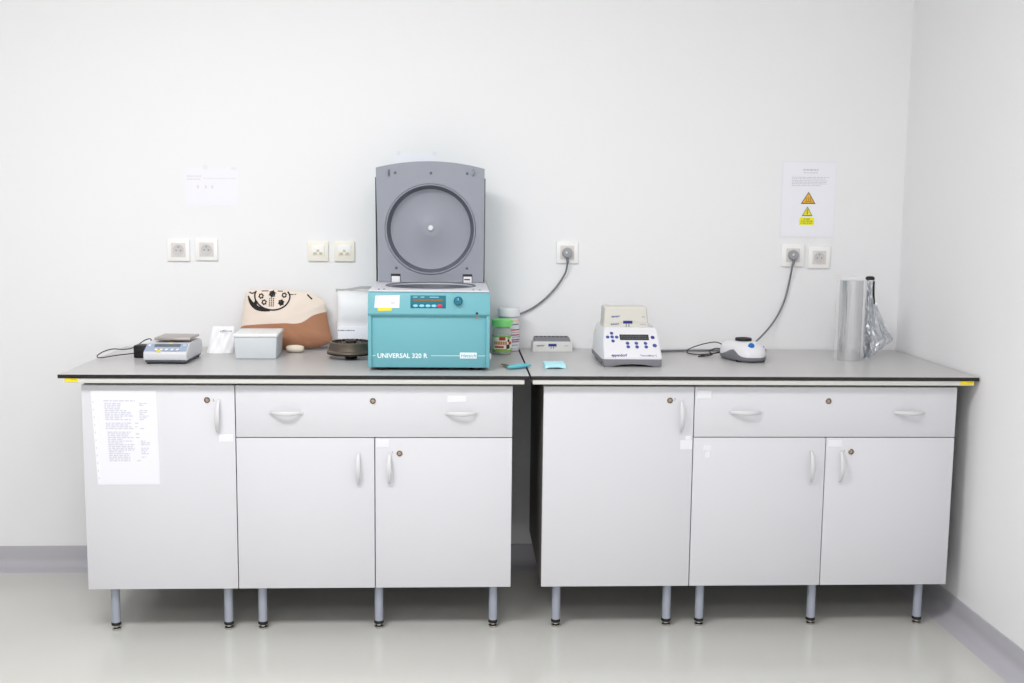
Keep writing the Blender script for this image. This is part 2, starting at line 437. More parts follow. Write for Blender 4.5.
bm = nb(); prism(bm, [(1.5435+(x-1.5435)*1.0, z) for x,z in lo], LY+.042, LY+.075, 'y', .004)
obj('outer_shell', bm, M['teal'], lid, 30, 'teal outer shell of the lid')
for s, x in ((-1,1.3435),(1,1.7440)):
    bm = nb()
    prism(bm, [(x-.0015+.0008*s,1.18),(x+.0015+.0008*s,1.18),(x+.0015+.0020*s-(0 if s>0 else .002),1.567),(x-.0015+.0020*s-(0 if s>0 else .002),1.567)], LY-.001, LY+.043, 'y')
    obj('gasket', bm, M['dark'], lid, 0, 'dark seal strip along the lid edge')
for x,z in ((1.4125,1.5845),(1.5445,1.5845),(1.679,1.5845),(1.416,1.232),(1.680,1.232)):
    obj('screw', lathe(nb(), [(.0052,.0),(.0052,-.0015),(.003,-.0025),(0,-.0025)], (x,LY,z), 'y', 16, False), M['liddark'], lid, 40)
obj('latch_hook', box(nb(), 1.3865, 1.3915, LY-.008, LY, 1.5725, 1.5965, .0012), M['liddark'], lid)
bm = tube(nb(), [(1.7005,LY,1.578),(1.7015,LY-.010,1.581),(1.704,LY-.012,1.590),(1.703,LY-.010,1.598),(1.7015,LY,1.600)], .0022, 8)
obj('latch_hook', bm, M['lidgrey'], lid)
for x0 in (1.3955,1.6645):
    h = obj('hinge_window', box(nb(), x0, x0+.036, LY-.0006, LY+.004, 1.1785, 1.210), M['dark'], lid, 0, 'dark hinge cut-out')
    bm = box(nb(), x0+.003, x0+.034, LY-.006, LY-.0005, 1.1785, 1.201, .001)
    if x0 > 1.5:
        o2 = obj('hinge', bm, M['white'], lid)
        obj('screw', box(nb(), x0+.006, x0+.027, LY-.0075, LY-.006, 1.188, 1.1925, .0006), M['dark'], lid)
    else: obj('hinge', bm, M['white'], lid)
# control panel on the sloping front
def on_hood(bm, off=0.): return shift(bm, lambda v: (v.x, v.y+hood_y(v.z)-off, v.z))
pan = obj('control_panel', on_hood(box(nb(), 1.4856, 1.6063, -.0012, .002, 1.1165, 1.1595, .0008)), M['panelblue'], cf, 30, 'dark blue control panel')
obj('display', on_hood(strip(nb(), 1.4945, 1.5965, 1.1410, 1.1475, -.0012)), M['amber'], pan, 0, 'amber display strip')
for a,b in ((1.495,1.509),(1.520,1.533),(1.551,1.582)): obj('lettering', on_hood(strip(nb(), a, b, 1.1528, 1.1553, -.0012)), M['lightblue'], pan, 0)
for i,x in enumerate((1.503,1.5247,1.5457,1.5657)):
    bm = lathe(nb(), [(.0075,0),(.0075,-.0012),(.006,-.0018),(0,-.0018)], (x,-.0012,1.1250), 'y', 20, False)
    shift(bm, lambda v: (x+(v.x-x)*1.15, v.y, 1.1250+(v.z-1.1250)*.60))
    obj('button', on_hood(bm), M['lightblue'], pan, 40)
x = 1.5858
bm = lathe(nb(), [(.0085,0),(.0085,-.0012),(.007,-.0018),(0,-.0018)], (x,-.0012,1.1250), 'y', 20, False)
shift(bm, lambda v: (x+(v.x-x)*1.1, v.y, 1.1250+(v.z-1.1250)*.62))
obj('button', on_hood(bm), M['red'], pan, 40, 'red stop button')
KX, KZ = 1.6480, 1.1420
kb = obj('knob', on_hood(lathe(nb(), [(.0150,.001),(.0150,-.004),(.0135,-.014),(.0115,-.016),(0,-.016)], (KX,0,KZ), 'y', 32, False)), M['knob'], cf, 40, 'round blue knob')
obj('pointer', on_hood(box(nb(), KX-.001, KX+.001, -.0168, -.0158, KZ+.002, KZ+.012)), M['lightblue'], kb)
obj('indicator', on_hood(lathe(nb(), [(.0042,0),(.0042,-.002),(0,-.002)], (1.7125,0,1.1005), 'y', 16, False)), M['black'], cf, 40, 'black dot beside the panel edge')
obj('indicator', lathe(nb(), [(.0045,0),(.0045,-.002),(0,-.002)], (1.7125,.1105,1.0860), 'y', 16, False), M['orange'], cf, 40, 'orange dot beside the panel edge')
# stickers
def quad_on(bm, pts, yf, off): 
    vs = [bm.verts.new((x, yf(z)-off, z)) for x,z in pts]; bm.faces.new(vs); return bm
st = obj('sticker', quad_on(nb(), [(1.3635,1.1175),(1.4480,1.1175),(1.4495,1.1600),(1.3670,1.1580)], hood_y, .0006), M['paper'], cf, 0, 'white inventory sticker')
bm = nb()
for z in (1.150,1.1455,1.137,1.128): words_line(bm, 1.372, 1.372+.062*(1 if z>1.14 else .55), z, .0014, -.0008, random.Random(int(z*1e4)))
strip(bm, 1.419, 1.433, 1.131, 1.1365, -.0008)
obj('lettering', on_hood(bm), M['ink'], st, 0)
obj('sticker', quad_on(nb(), [(1.3760,1.1065),(1.4225,1.1085),(1.4225,1.1180),(1.3755,1.1170)], hood_y, .0009), M['yellow'], cf, 0, 'small yellow sticker')
# lettering on the lower front
FYc = .112
bm = text(nb(), 'UNIVERSAL 320 R', 1.3720, .9445, .0155, FYc-.0006, width=.171, bold=.03)
obj('lettering', bm, M['tealletter'], cf, 0, 'white model lettering')
for a,b in ((1.356,1.366),(1.556,1.655),(1.717,1.742)): obj('stripe', strip(nb(), a, b, .9515, .9530, FYc, .0006), M['tealletter'], cf, 0)
pl = obj('badge', box(nb(), 1.655, 1.7125, FYc-.0012, FYc, .9430, .9635, .0005), M['tealletter'], cf, 30, 'white maker badge')
obj('lettering', text(nb(), 'Hettich', 1.6575, .9475, .0125, FYc-.0016, width=.052, bold=.02, shear=.25), M['teal'], pl, 0)
for x in (X0+.045,X1-.045):
    for y in (.15,.66):
        obj('foot', lathe(nb(), [(.020,.9002),(.023,.903),(.023,.912),(.018,.9145)], (x,y,0), 'z', 20), M['black'], cf, 40)
obj('side_latch', box(nb(), X1-.001, X1+.007, .150, .166, .935, .955, .0015), M['white'], cf, 30, 'small white latch on the side')

# ------------------------------------------------------------------ balance
ba = thing('laboratory_balance', 'white laboratory balance with a square steel pan and blue-grey keypad', 'scale', (.6215,.355,.9), rz=math.radians(-.6))
# local coordinates about the base
def lp(pts): return [(y-.355, z-.9) for y,z in pts]
prof = lp([(.245,.9135),(.2425,.936),(.2455,.9435),(.294,.9690),(.34,.9715),(.455,.9690),(.470,.960),(.474,.935),(.468,.9135)])
bm = nb(); quadfaces(bm, [[(sx*(.0765 if z < .04 else .0745), y, z) for y,z in prof] for sx in (-1,1)])
bmesh.ops.bevel(bm, geom=list(bm.edges), offset=.004, segments=3, profile=.5, affect='EDGES')
obj('body', bm, mat('balance_white', (.82,.825,.84), .4), ba, 40)
bm = prism(nb(), [(-.106,.0055),(-.112,.0150),(.118,.0150),(.113,.0055)], -.0705, .0705, 'x', .002)
obj('base', bm, M['liddark'], ba, 30, 'dark grey underside')
for sx in (-1,1):
    for y in (-.090,.092): obj('foot', lathe(nb(), [(.016,.0002),(.018,.002),(.018,.007),(.014,.012)], (sx*.052,y,0), 'z', 18), M['black'], ba, 40)
def bal_y(z): return -.1095+(.294-.2455)*(z-.0435)/(.0690-.0435)
kp = obj('keypad', quad_on(nb(), [(-.074,.0455),(.0725,.0455),(.0705,.0680),(-.072,.0680)], bal_y, .0018), M['balpanel'], ba, 0, 'blue-grey keypad')
obj('display', quad_on(nb(), [(-.045,.0585),(.046,.0585),(.046,.0665),(-.045,.0665)], bal_y, .0023), M['liddark'], kp, 0, 'grey display window')
for x in (-.034,-.016,.002,.022,.040):
    bm = lathe(nb(), [(.0052,0),(.0052,-.0018),(.004,-.0024),(0,-.0024)], (x,0,.0515), 'y', 14, False)
    shift(bm, lambda v: (v.x, v.y+bal_y(v.z)-.0018, .0515+(v.z-.0515)*.6))
    obj('button', bm, M['white'], kp, 40)
obj('sticker', quad_on(nb(), [(-.033,.0440),(-.015,.0440),(-.013,.0490),(-.030,.0490)], bal_y, .0028), M['yellow'], kp, 0, 'yellow mark')
obj('sticker', quad_on(nb(), [(.002,.0672),(.018,.0672),(.018,.0700),(.003,.0700)], bal_y, .0028), M['yellow'], kp, 0, 'yellow mark')
onb = lambda v: (v.x, v.y+bal_y(v.z)-.0022, v.z)
obj('maker_mark', shift(strip(nb(), -.066, -.058, .060, .0655, 0), onb), M['white'], kp, 0)
obj('lettering', shift(strip(nb(), .054, .066, .0625, .0650, 0), onb), M['white'], kp, 0)
obj('pan_support', lathe(nb(), [(.030,.070),(.026,.0785)], (.011,.015,0), 'z', 24), M['dark'], ba, 40)
obj('pan', box(nb(), -.0520, .0745, -.054, .078, .0780, .0875, .0018), M['steel'], ba, 30, 'square steel weighing pan')
# its plug-in supply and lead
ad = thing('power_adapter', 'black power adapter with looped lead behind the balance', 'power adapter', (.490,.43,.9))
obj('adapter_body', box(nb(), .465, .540, .400, .455, .9002, .947, .005), M['black'], ad, 30)
obj('lead', tube(nb(), [(.520,.428,.947),(.510,.47,.962),(.482,.49,.955),(.440,.50,.9275),(.410,.49,.921),(.375,.46,.9255),(.355,.44,.922),(.343,.41,.9155),(.340,.385,.9085),(.355,.375,.9045),(.400,.41,.9085),(.450,.46,.910),(.490,.50,.912),(.530,.50,.920),(.560,.48,.930)], .0020, 8), M['cordblack'], ad, 60)

# ------------------------------------------------------------------ white pouch and storage box
po = thing('pouch', 'crumpled white plastic pouch standing behind the balance', 'pouch', (.752,.56,.9))
rnd = random.Random(5)
def pouch_pt(u, v):
    x = .694+.100*u+.020*v*(1-u)*.9; z = .9005+.098*v
    th = .028*math.sin(math.pi*min(1,max(0,u)))**.6*(1-.85*v**1.5)
    y = .560+.03*v
    w = .003*math.sin(9*u+5*v)+.002*math.sin(23*u-8*v)
    return x, y, z, th+w*(1 if 0<u<1 and v<1 else 0)
bm = nb(); nu, nv = 18, 14
for side in (-1,1):
    g = []
    for j in range(nv+1):
        row = []
        for i in range(nu+1):
            x,y,z,th = pouch_pt(i/nu, j/nv); row.append(bm.verts.new((x, y+side*(max(th,.0015)), z)))
        g.append(row)
    for j in range(nv):
        for i in range(nu): bm.faces.new((g[j][i],g[j][i+1],g[j+1][i+1],g[j+1][i]))
bmesh.ops.remove_doubles(bm, verts=list(bm.verts), dist=.0005)
obj('film', bm, M['sackp'], po, 60)
bm = text(nb(), 'effinon', .742, .9800, .0075, 0, width=.046, shear=.3, bold=.02)
obj('lettering', shift(bm, lambda v: (v.x, .5615, v.z)), M['inkd'], po, 0)
bx = thing('storage_box', 'white rectangular storage box with lid in front of the canvas bag', 'box', (.91,.485,.9))
bm = nb()
quadfaces(bm, [[(.836+i,.386+i,.9004),(.9835-i,.386+i,.9004),(.9835-i,.568,.9004),(.836+i,.568,.9004)] for i in (0,)]+[[(.8325,.384,.982),(.9870,.384,.982),(.9870,.571,.982),(.8325,.571,.982)]])
bmesh.ops.bevel(bm, geom=list(bm.edges), offset=.004, segments=3, profile=.5, affect='EDGES')
rb = lambda v: (.91+(v.x-.91)*math.cos(.04)-(v.y-.384)*math.sin(.04), .384+(v.x-.91)*math.sin(.04)+(v.y-.384)*math.cos(.04), v.z)
obj('body', shift(bm, rb), M['boxw'], bx, 40)
obj('lid', shift(box(nb(), .8285, .9910, .380, .575, .980, .9935, .005, 3), rb), M['boxl'], bx, 40, 'bright white lid')

# ------------------------------------------------------------------ canvas bag
bgp = [(.800,.960),(.803,1.000),(.809,1.040),(.815,1.095),(.820,1.122),(.826,1.1275),(.860,1.1315),(.903,1.136),(.960,1.134),(1.012,1.129),(1.030,1.123),(1.060,1.1250),(1.095,1.110),(1.1265,1.088),(1.132,1.080),(1.133,1.048),(1.141,1.005),(1.150,.965),(1.1575,.944),(1.150,.928),(1.120,.916),(1.080,.9075),(1.030,.9045),(.960,.9025),(.880,.9025),(.815,.906),(.802,.925)]
BC = (.975,1.015)
def bag_s(x, z):
    a = math.atan2(z-BC[1], x-BC[0]); R = ray_poly(BC, a, bgp); return min(1., math.hypot(x-BC[0], z-BC[1])/R)
def bag_yc(z): return .655+.035*max(0,(z-.9)/.235)
def bag_th(x, z):
    s = bag_s(x,z); t = (1-s**3.2)**.75
    w = .004*noise.noise(Vector((x*14,z*18,3.1)))+.002*noise.noise(Vector((x*40,z*40,7)))
    return max(.0015, t*(.030+.020*max(0,1-(z-.9)/.2)) + w*(1-s**6))
def bag_front(x, z): return bag_yc(z)-bag_th(x,z)
angs = sorted(set([round(2*math.pi*i/120,5) for i in range(120)]+[round(math.atan2(z-BC[1],x-BC[0])%(2*math.pi),5) for x,z in bgp]))
fac = [1,.985,.96,.92,.87,.81,.74,.66,.57,.47,.36,.24,.12]
bm = nb(); rims = {}
for side in (-1,1):
    prev = None
    for f in fac:
        ring = []
        for a in angs:
            R = ray_poly(BC,a,bgp); x = BC[0]+f*R*math.cos(a); z = BC[1]+f*R*math.sin(a)
            th = bag_th(x,z) if f < 1 else .0
            y = bag_yc(z)+(-th if side<0 else th*.5)
            ring.append(bm.verts.new((x,y,z)))
        if prev:
            for i in range(len(ring)): bm.faces.new((prev[i],prev[(i+1)%len(ring)],ring[(i+1)%len(ring)],ring[i]))
        prev = ring
    bm.faces.new(prev)
bmesh.ops.remove_doubles(bm, verts=list(bm.verts), dist=.00005)
mb = mat('bag_canvas', (.9,.84,.79), .85, bump=.35, bscale=90)
nt = mb.node_tree; bs = nt.nodes['Principled BSDF']
tc = nt.nodes.new('ShaderNodeTexCoord'); sp = nt.nodes.new('ShaderNodeSeparateXYZ'); nt.links.new(tc.outputs['Object'], sp.inputs[0])
BO = Vector((.98,.655,.9))
mr = nt.nodes.new('ShaderNodeMapRange'); mr.inputs['From Min'].default_value = .80-BO.x; mr.inputs['From Max'].default_value = 1.16-BO.x
nt.links.new(sp.outputs['X'], mr.inputs['Value'])
fc = nt.nodes.new('ShaderNodeFloatCurve'); cv = fc.mapping.curves[0]
pts = [(.79,.984),(.815,.993),(.843,.998),(.901,1.003),(.970,1.007),(1.035,1.008),(1.055,1.017),(1.082,1.035),(1.105,1.043),(1.135,1.048),(1.16,1.049)]
cp = [((x-.80)/.36, (z-.9)/.25) for x,z in pts]; cp = [(min(1,max(0,a)),b) for a,b in cp]
cv.points[0].location = cp[0]; cv.points[1].location = cp[-1]
for a in cp[1:-1]: cv.points.new(*a)
fc.mapping.update(); nt.links.new(mr.outputs['Result'], fc.inputs['Value'])
dv = nt.nodes.new('ShaderNodeMath'); dv.operation = 'DIVIDE'; dv.inputs[1].default_value = .25; nt.links.new(sp.outputs['Z'], dv.inputs[0])
gt = nt.nodes.new('ShaderNodeMath'); gt.operation = 'GREATER_THAN'; nt.links.new(dv.outputs[0], gt.inputs[0]); nt.links.new(fc.outputs[0], gt.inputs[1])
mx = nt.nodes.new('ShaderNodeMix'); mx.data_type = 'RGBA'
def lin(c): return tuple((v/12.92 if v <= .04045 else ((v+.055)/1.055)**2.4) for v in c)
mx.inputs['A'].default_value = (*lin((.68,.485,.37)),1); mx.inputs['B'].default_value = (*lin((.905,.85,.80)),1)
nt.links.new(gt.outputs[0], mx.inputs['Factor']); nt.links.new(mx.outputs['Result'], bs.inputs['Base Color'])
bag = thing('canvas_bag', 'cream and brown canvas bag with a black line print, slumped against the wall', 'bag', tuple(BO))
obj('bag_body', bm, mb, bag, 60)
# its print: a dish seen from above with small rosettes, a thick black crescent and a lettered column
def sc(x, z): return (x, z)
bm = nb(); yf = lambda x, z: bag_front(x, z)
Q = lambda pts: [(x-.0105, z-.003) for x,z in pts]
ribbon(bm, Q([(.872,1.131),(.868,1.116),(.873,1.096),(.888,1.078),(.908,1.066),(.935,1.060),(.962,1.063),(.985,1.074),(.999,1.090),(1.004,1.106),(1.002,1.118),(.994,1.129)]), .0058, yf)
ribbon(bm, Q([(.842,1.112),(.850,1.094),(.862,1.079),(.880,1.067),(.905,1.060),(.930,1.0575)]), .0150, yf, .0014, 8, lambda t: .30+.9*math.sin(math.pi*min(1,t*.95+.02))**1.2)
ribbon(bm, Q([(.876,1.094),(.872,1.082),(.878,1.070)]), .012, yf, .0014)
ribbon(bm, Q([(.846,1.127),(.856,1.122),(.868,1.126)]), .0042, yf); ribbon(bm, Q([(.893,1.1305),(.905,1.1315),(.920,1.1315)]), .0030, yf); ribbon(bm, Q([(.955,1.1310),(.975,1.1305)]), .0030, yf)
ribbon(bm, Q([(1.004,1.119),(1.010,1.1185),(1.017,1.119)]), .003, yf); ribbon(bm, Q([(1.021,1.119),(1.027,1.1185)]), .003, yf)
ribbon(bm, Q([(1.070,1.119),(1.080,1.109),(1.090,1.101)]), .0052, yf)
def ring(cx, cz, r, w): ribbon(bm, Q([(cx+r*math.cos(a), cz+r*math.sin(a)) for a in [2*math.pi*i/10 for i in range(11)]]), w, yf, .0012, 4)
for cx,cz,r in ((.893,1.112,.0095),(.906,1.089,.0095),(.982,1.116,.0090),(.972,1.088,.0110),(.936,1.1205,.0120)):
    ring(cx,cz,r*.75,.0048)
    for k in range(6):
        a = k*math.pi/3+.3; ribbon(bm, Q([(cx+r*.6*math.cos(a),cz+r*.6*math.sin(a)),(cx+r*1.2*math.cos(a),cz+r*1.2*math.sin(a))]), .0036, yf, .0013, 2)
ribbon(bm, Q([(.931,1.117),(.941,1.125)]), .012, yf, .0013, 2); ribbon(bm, Q([(.968,1.083),(.978,1.093)]), .012, yf, .0013, 2)
for x in (.927,.9345,.942):
    z = 1.105
    while z > 1.072:
        ribbon(bm, Q([(x,z),(x,z-.0045)]), .0040, yf, .0013, 2); z -= .0068
obj('print', bm, M['bagink'], bag, 0, 'black line print')
# the knotted end lying on the worktop
bm = nb(); rings = []
for i in range(9):
    t = i/8; x = .992+.066*t; r = .0145*(math.sin(math.pi*(.03+.94*t)))**.28
    rings.append([(x, .572+1.3*r*math.cos(a), .9158+r*math.sin(a)+.0006*math.sin(5*a+3*t)) for a in [2*math.pi*k/16 for k in range(16)]])
quadfaces(bm, rings)
tag(obj('cloth_bundle', bm, mat('cloth_cream', (.90,.85,.78), .85, bump=.4, bscale=60), None, 60), 'small rolled cream cloth lying between storage box and canvas bag', 'cloth')

# ------------------------------------------------------------------ rotor
RX, RY = 1.2515, .43
ro = thing('centrifuge_rotor', 'bronze grey centrifuge rotor on the worktop beside the teal centrifuge', 'rotor', (RX,RY,.9))
obj('body', lathe(nb(), [(.030,.9165),(.078,.917),(.0860,.9195),(.0880,.924),(.0868,.928),(.0810,.932),(.0775,.951),(.0790,.9555),(.0790,.960),(.0765,.9625),(.071,.9625),(.066,.958),(.042,.954),(.030,.956)], (RX,RY,0), 'z', 64), M['bronze'], ro, 35)
obj('spindle_foot', lathe(nb(), [(.018,.9003),(.0225,.902),(.0225,.910),(.019,.917)], (RX,RY,0), 'z', 28), M['bronzed'], ro, 35, 'dark spindle foot')
obj('base_rim', lathe(nb(), [(.062,.9150),(.0850,.9160),(.0884,.9185),(.0884,.9225),(.0860,.9235)], (RX,RY,0), 'z', 64), M['bronzed'], ro, 35, 'dark lower rim')
for k in range(24):
    a = 2*math.pi*k/24; cx, cy = RX+.0645*math.cos(a), RY+.0645*math.sin(a)
    obj('tube_socket', lathe(nb(), [(.0062,.956),(.0062,.9638),(.0048,.9638),(.0043,.960),(0,.960)], (cx,cy,0), 'z', 12, False), M['bronzed'], ro, 40)
obj('lock_nut', lathe(nb(), [(.020,.953),(.020,.964),(.016,.967),(.009,.967),(.007,.963),(0,.963)], (RX,RY,0), 'z', 24, False), M['bronzed'], ro, 40)

# ------------------------------------------------------------------ white sack
sk = thing('paper_sack', 'white sack with crimped top against the wall behind the rotor', 'sack', (1.25,.67,.9))
def sack_ring(z, x0, x1, y0, y1):
    out = []
    for k in range(32):
        a = 2*math.pi*k/32; c, s = math.cos(a), math.sin(a)
        ux = math.copysign(abs(c)**.35, c); uy = math.copysign(abs(s)**.6, s)
        out.append(((x0+x1)/2+(x1-x0)/2*ux+.0015*math.sin(7*a+40*z), (y0+y1)/2+(y1-y0)/2*uy+.002*math.sin(5*a+60*z), z))
    return out
bm = nb()
quadfaces(bm, [sack_ring(.9008,1.178,1.330,.655,.722), sack_ring(.93,1.175,1.333,.650,.726), sack_ring(.985,1.170,1.334,.654,.726), sack_ring(1.00,1.168,1.334,.662,.726), sack_ring(1.02,1.174,1.334,.652,.726), sack_ring(1.07,1.175,1.333,.655,.722), sack_ring(1.11,1.176,1.333,.668,.714)]
  + [[(x, y, z+(.004*math.sin(34*(x-1.17)) if z>1.12 else 0)) for x,y,z in sack_ring(zz,1.172,1.334,.694,.704)] for zz in (1.128,)])
obj('sack_body', bm, M['sackp'], sk, 60)
bm = nb(); q = []
for i in range(25):
    t = i/24; x = 1.168+.166*t; z = 1.1285+.0040*math.sin(6.5*t+3.6)+.008*t
    q.append([bm.verts.new((x,y,zz)) for y,zz in ((.694,z),(.694,z+.0105),(.702,z+.0105),(.702,z))])
for a,b in zip(q[:-1],q[1:]):
    for i in range(4): bm.faces.new((a[i],a[(i+1)%4],b[(i+1)%4],b[i]))
bm.faces.new(q[0]); bm.faces.new(q[-1])
obj('crimp', bm, M['sackedge'], sk, 60, 'grey crimped top edge')
lb = obj('flap', box(nb(), 1.180, 1.330, .6475, .6505, .905, .993, .001), M['sacklab'], sk, 30, 'smooth white label on the lower half')
bm = nb(); words_line(bm, 1.180, 1.247, .9770, .0034, .6475, random.Random(8)); 
obj('lettering', bm, M['inkd'], lb, 0)

# ------------------------------------------------------------------ jars
j1 = thing('sweet_jar', 'small clear jar with lime green cap and bright fruit label', 'jar', (1.8175,.56,.9))
JX, JY = 1.8175, .56
obj('glass', lathe(nb(), [(0,.9004),(.034,.9004),(.0365,.903),(.0365,.990),(.033,1.000),(.0315,1.0095),(.0295,1.0095),(.031,.999),(.0345,.989),(.0345,.906),(0,.906)], (JX,JY,0), 'z', 40, False), M['glass'], j1, 40, 'clear glass body')
obj('contents', lathe(nb(), [(0,.9065),(.0335,.9065),(.0335,.958),(.026,.965),(0,.967)], (JX,JY,0), 'z', 32, False), M['jarin'], j1, 40)
c = obj('cap', lathe(nb(), [(.0395,1.0085),(.0405,1.010),(.0405,1.032),(.038,1.0355),(0,1.036)], (JX,JY,0), 'z', 48, False), M['limecap'], j1, 30, 'lime green screw cap')
def cyl_label(bm, cx, cy, r, a0, a1, z0, z1, off=0., n=16):
    """patch on a cylinder; angles in degrees from the front (-y), + towards +x"""
    prev = None
    for i in range(n+1):
        a = math.radians(a0+(a1-a0)*i/n); x = cx+(r+off)*math.sin(a); y = cy-(r+off)*math.cos(a)
        q = (bm.verts.new((x,y,z0)), bm.verts.new((x,y,z1)))
        if prev: bm.faces.new((prev[0],q[0],q[1],prev[1]))
        prev = q
    return bm
la = obj('paper_label', cyl_label(nb(), JX, JY, .0368, -100, 100, .912, .974), M['lab_w'], j1, 60, 'label with green border')
bm = nb()
cyl_label(bm, JX, JY, .0368, -100, 100, .912, .9205, .0004); cyl_label(bm, JX, JY, .0368, -100, 100, .969, .974, .0004); cyl_label(bm, JX, JY, .0368, 60, 100, .9205, .9265, .0004); cyl_label(bm, JX, JY, .0368, 30, 60, .963, .969, .0004)
obj('label_border', bm, M['lab_g'], la, 60)
bm = nb(); cyl_label(bm, JX, JY, .0368, -20, 18, .957, .970, .0006); cyl_label(bm, JX, JY, .0368, -48, 8, .9275, .9350, .0006); cyl_label(bm, JX, JY, .0368, 40, 66, .940, .951, .0008)
obj('label_print', bm, M['lab_r'], la, 60)
bm = nb()
for a in (-54,-40,-26,-12,2,16): cyl_label(bm, JX, JY, .0368, a, a+11, .940, .9525, .0006, 3)
cyl_label(bm, JX, JY, .0368, -40, 30, .9195, .9235, .0006)
obj('label_print', bm, M['lab_o'], la, 60)
bm = nb(); cyl_label(bm, JX, JY, .0368, 24, 48, .924, .940, .0007, 5); cyl_label(bm, JX, JY, .0368, 32, 46, .950, .961, .0007, 3)
obj('label_print', bm, M['lab_k'], la, 60)
j2 = thing('plastic_tub', 'taller white-capped jar with red printed label, half hidden behind the lime-capped jar', 'jar', (1.8475,.662,.9))
KX2, KY2 = 1.8475, .662
obj('tub_body', lathe(nb(), [(0,.9004),(.038,.9004),(.0415,.904),(.0415,1.022),(.038,1.030),(.037,1.038),(0,1.038)], (KX2,KY2,0), 'z', 40, False), M['tub'], j2, 40)
obj('cap', lathe(nb(), [(.0430,1.0375),(.0440,1.039),(.0440,1.066),(.042,1.0695),(0,1.070)], (KX2,KY2,0), 'z', 48, False), M['white'], j2, 30, 'white screw cap')
la = obj('paper_label', cyl_label(nb(), KX2, KY2, .0418, -110, 110, .915, 1.024), M['paper'], j2, 60)
bm = nb()
for z in (.984,.964,.945): cyl_label(bm, KX2, KY2, .0418, 10, 75, z, z+.0045, .0004)
obj('label_print', bm, M['lab_r'], la, 60)
bm = nb(); cyl_label(bm, KX2, KY2, .0418, -100, 100, 1.017, 1.024, .0004); obj('label_print', bm, M['lab_y'], la, 60)
bm = nb()
for z,a1,h in ((1.005,60,.0055),(.975,70,.002),(.957,75,.002),(.937,70,.005),(.925,60,.0025)): cyl_label(bm, KX2, KY2, .0418, 15, a1, z, z+h, .0004)
obj('label_print', bm, M['lab_b'], la, 60)

# ------------------------------------------------------------------ loose block, tool, blue paper
def block_emblem(x, z, y, parent, w=.022, dark=True):
    bm = nb(); strip(bm, x-w/2, x+w/2, z-.005, z+.005, y); strip(bm, x-w/2+.001, x-w/2+.003, z-.007, z-.005, y); strip(bm, x+w/2-.003, x+w/2-.001, z-.007, z-.005, y)
    e = obj('emblem', bm, M['navy'], parent, 0, 'dark blue tube emblem')
    bm = nb()
    for s in (-.0055,.0045): strip(bm, x+s-.0016, x+s+.0016, z-.016, z-.005, y)
    obj('emblem_tube', bm, M['midgrey'], e, 0)
tb = thing('tube_block', 'low grey tube block standing alone in front of the wall', 'tube block', (2.02,.665,.9))
bm = nb()
quadfaces(bm, [[(1.941,.627,.9008),(2.097,.627,.9008),(2.101,.715,.9008),(1.9375,.715,.9008)],[(1.9425,.630,.934),(2.0955,.630,.934),(2.097,.713,.934),(1.941,.713,.934)],[(1.947,.633,.9405),(2.0905,.633,.9405),(2.0915,.710,.9405),(1.946,.710,.9405)]])
obj('body', bm, mat('block_grey', (.83,.83,.82), .45), tb, 30)
bm = nb()
quadfaces(bm, [[(1.9475,.634,.940),(2.090,.634,.940),(2.090,.709,.940),(1.9475,.709,.940)],[(1.9475,.636,.9445),(2.090,.636,.9445),(2.088,.708,.9445),(1.9475,.708,.9445)],[(1.9500,.660,.9545),(2.0865,.660,.9545),(2.0855,.704,.9545),(1.9500,.704,.9545)]])
ins = obj('insert', bm, M['midgrey'], tb, 30, 'dark grey perforated insert')
for i in range(8):
    for j in range(2):
        x = 1.960+.0165*i; y = .671+.020*j
        if i in (0,) : pass
        obj('tube_hole', lathe(nb(), [(.0062,.9546),(.0062,.9556),(.0045,.9556),(.0,.9550)], (x,y,0), 'z', 12, False), M['dark'], ins, 40)
obj('lettering', text(nb(), 'eppendorf', 1.9560, .9225, .0060, .6278, width=.030, bold=.03), M['navy'], tb, 0)
block_emblem(2.0185, .927, .6285, tb, .032)
bm = nb(); words_line(bm, 2.066, 2.084, .9235, .0025, .6285, random.Random(4)); obj('lettering', bm, M['greyprint'], tb, 0)

kn = thing('scalpel', 'turquoise handled scalpel lying across the worktop seam', 'knife', (1.868,.19,.9))
bm = nb(); rings = []
a, b = Vector((1.8290,.140,.9088)), Vector((1.9125,.205,.9088)); dirv = (b-a).normalized(); side = Vector((-dirv.y,dirv.x,0))
for i in range(15):
    t = i/14; p = a.lerp(b,t); w = .0150*(max(.02,math.sin(math.pi*(.06+.90*t))))**.55; h = .0085*(max(.03,math.sin(math.pi*(.06+.90*t))))**.5
    rings.append([tuple(p+side*w*math.cos(q)+Vector((0,0,h*math.sin(q)))) for q in [2*math.pi*k/14 for k in range(14)]])
quadfaces(bm, rings); obj('grip', bm, M['turq'], kn, 60, 'turquoise grip')
bm = nb()
prism(bm, [(1.8110,.2450),(1.8095,.2330),(1.8330,.1480),(1.8480,.1560),(1.8270,.2340)], .9060, .9076, 'z')
obj('blade', bm, M['blade'], kn, 0, 'short dark blade')
kn.location.x -= .008
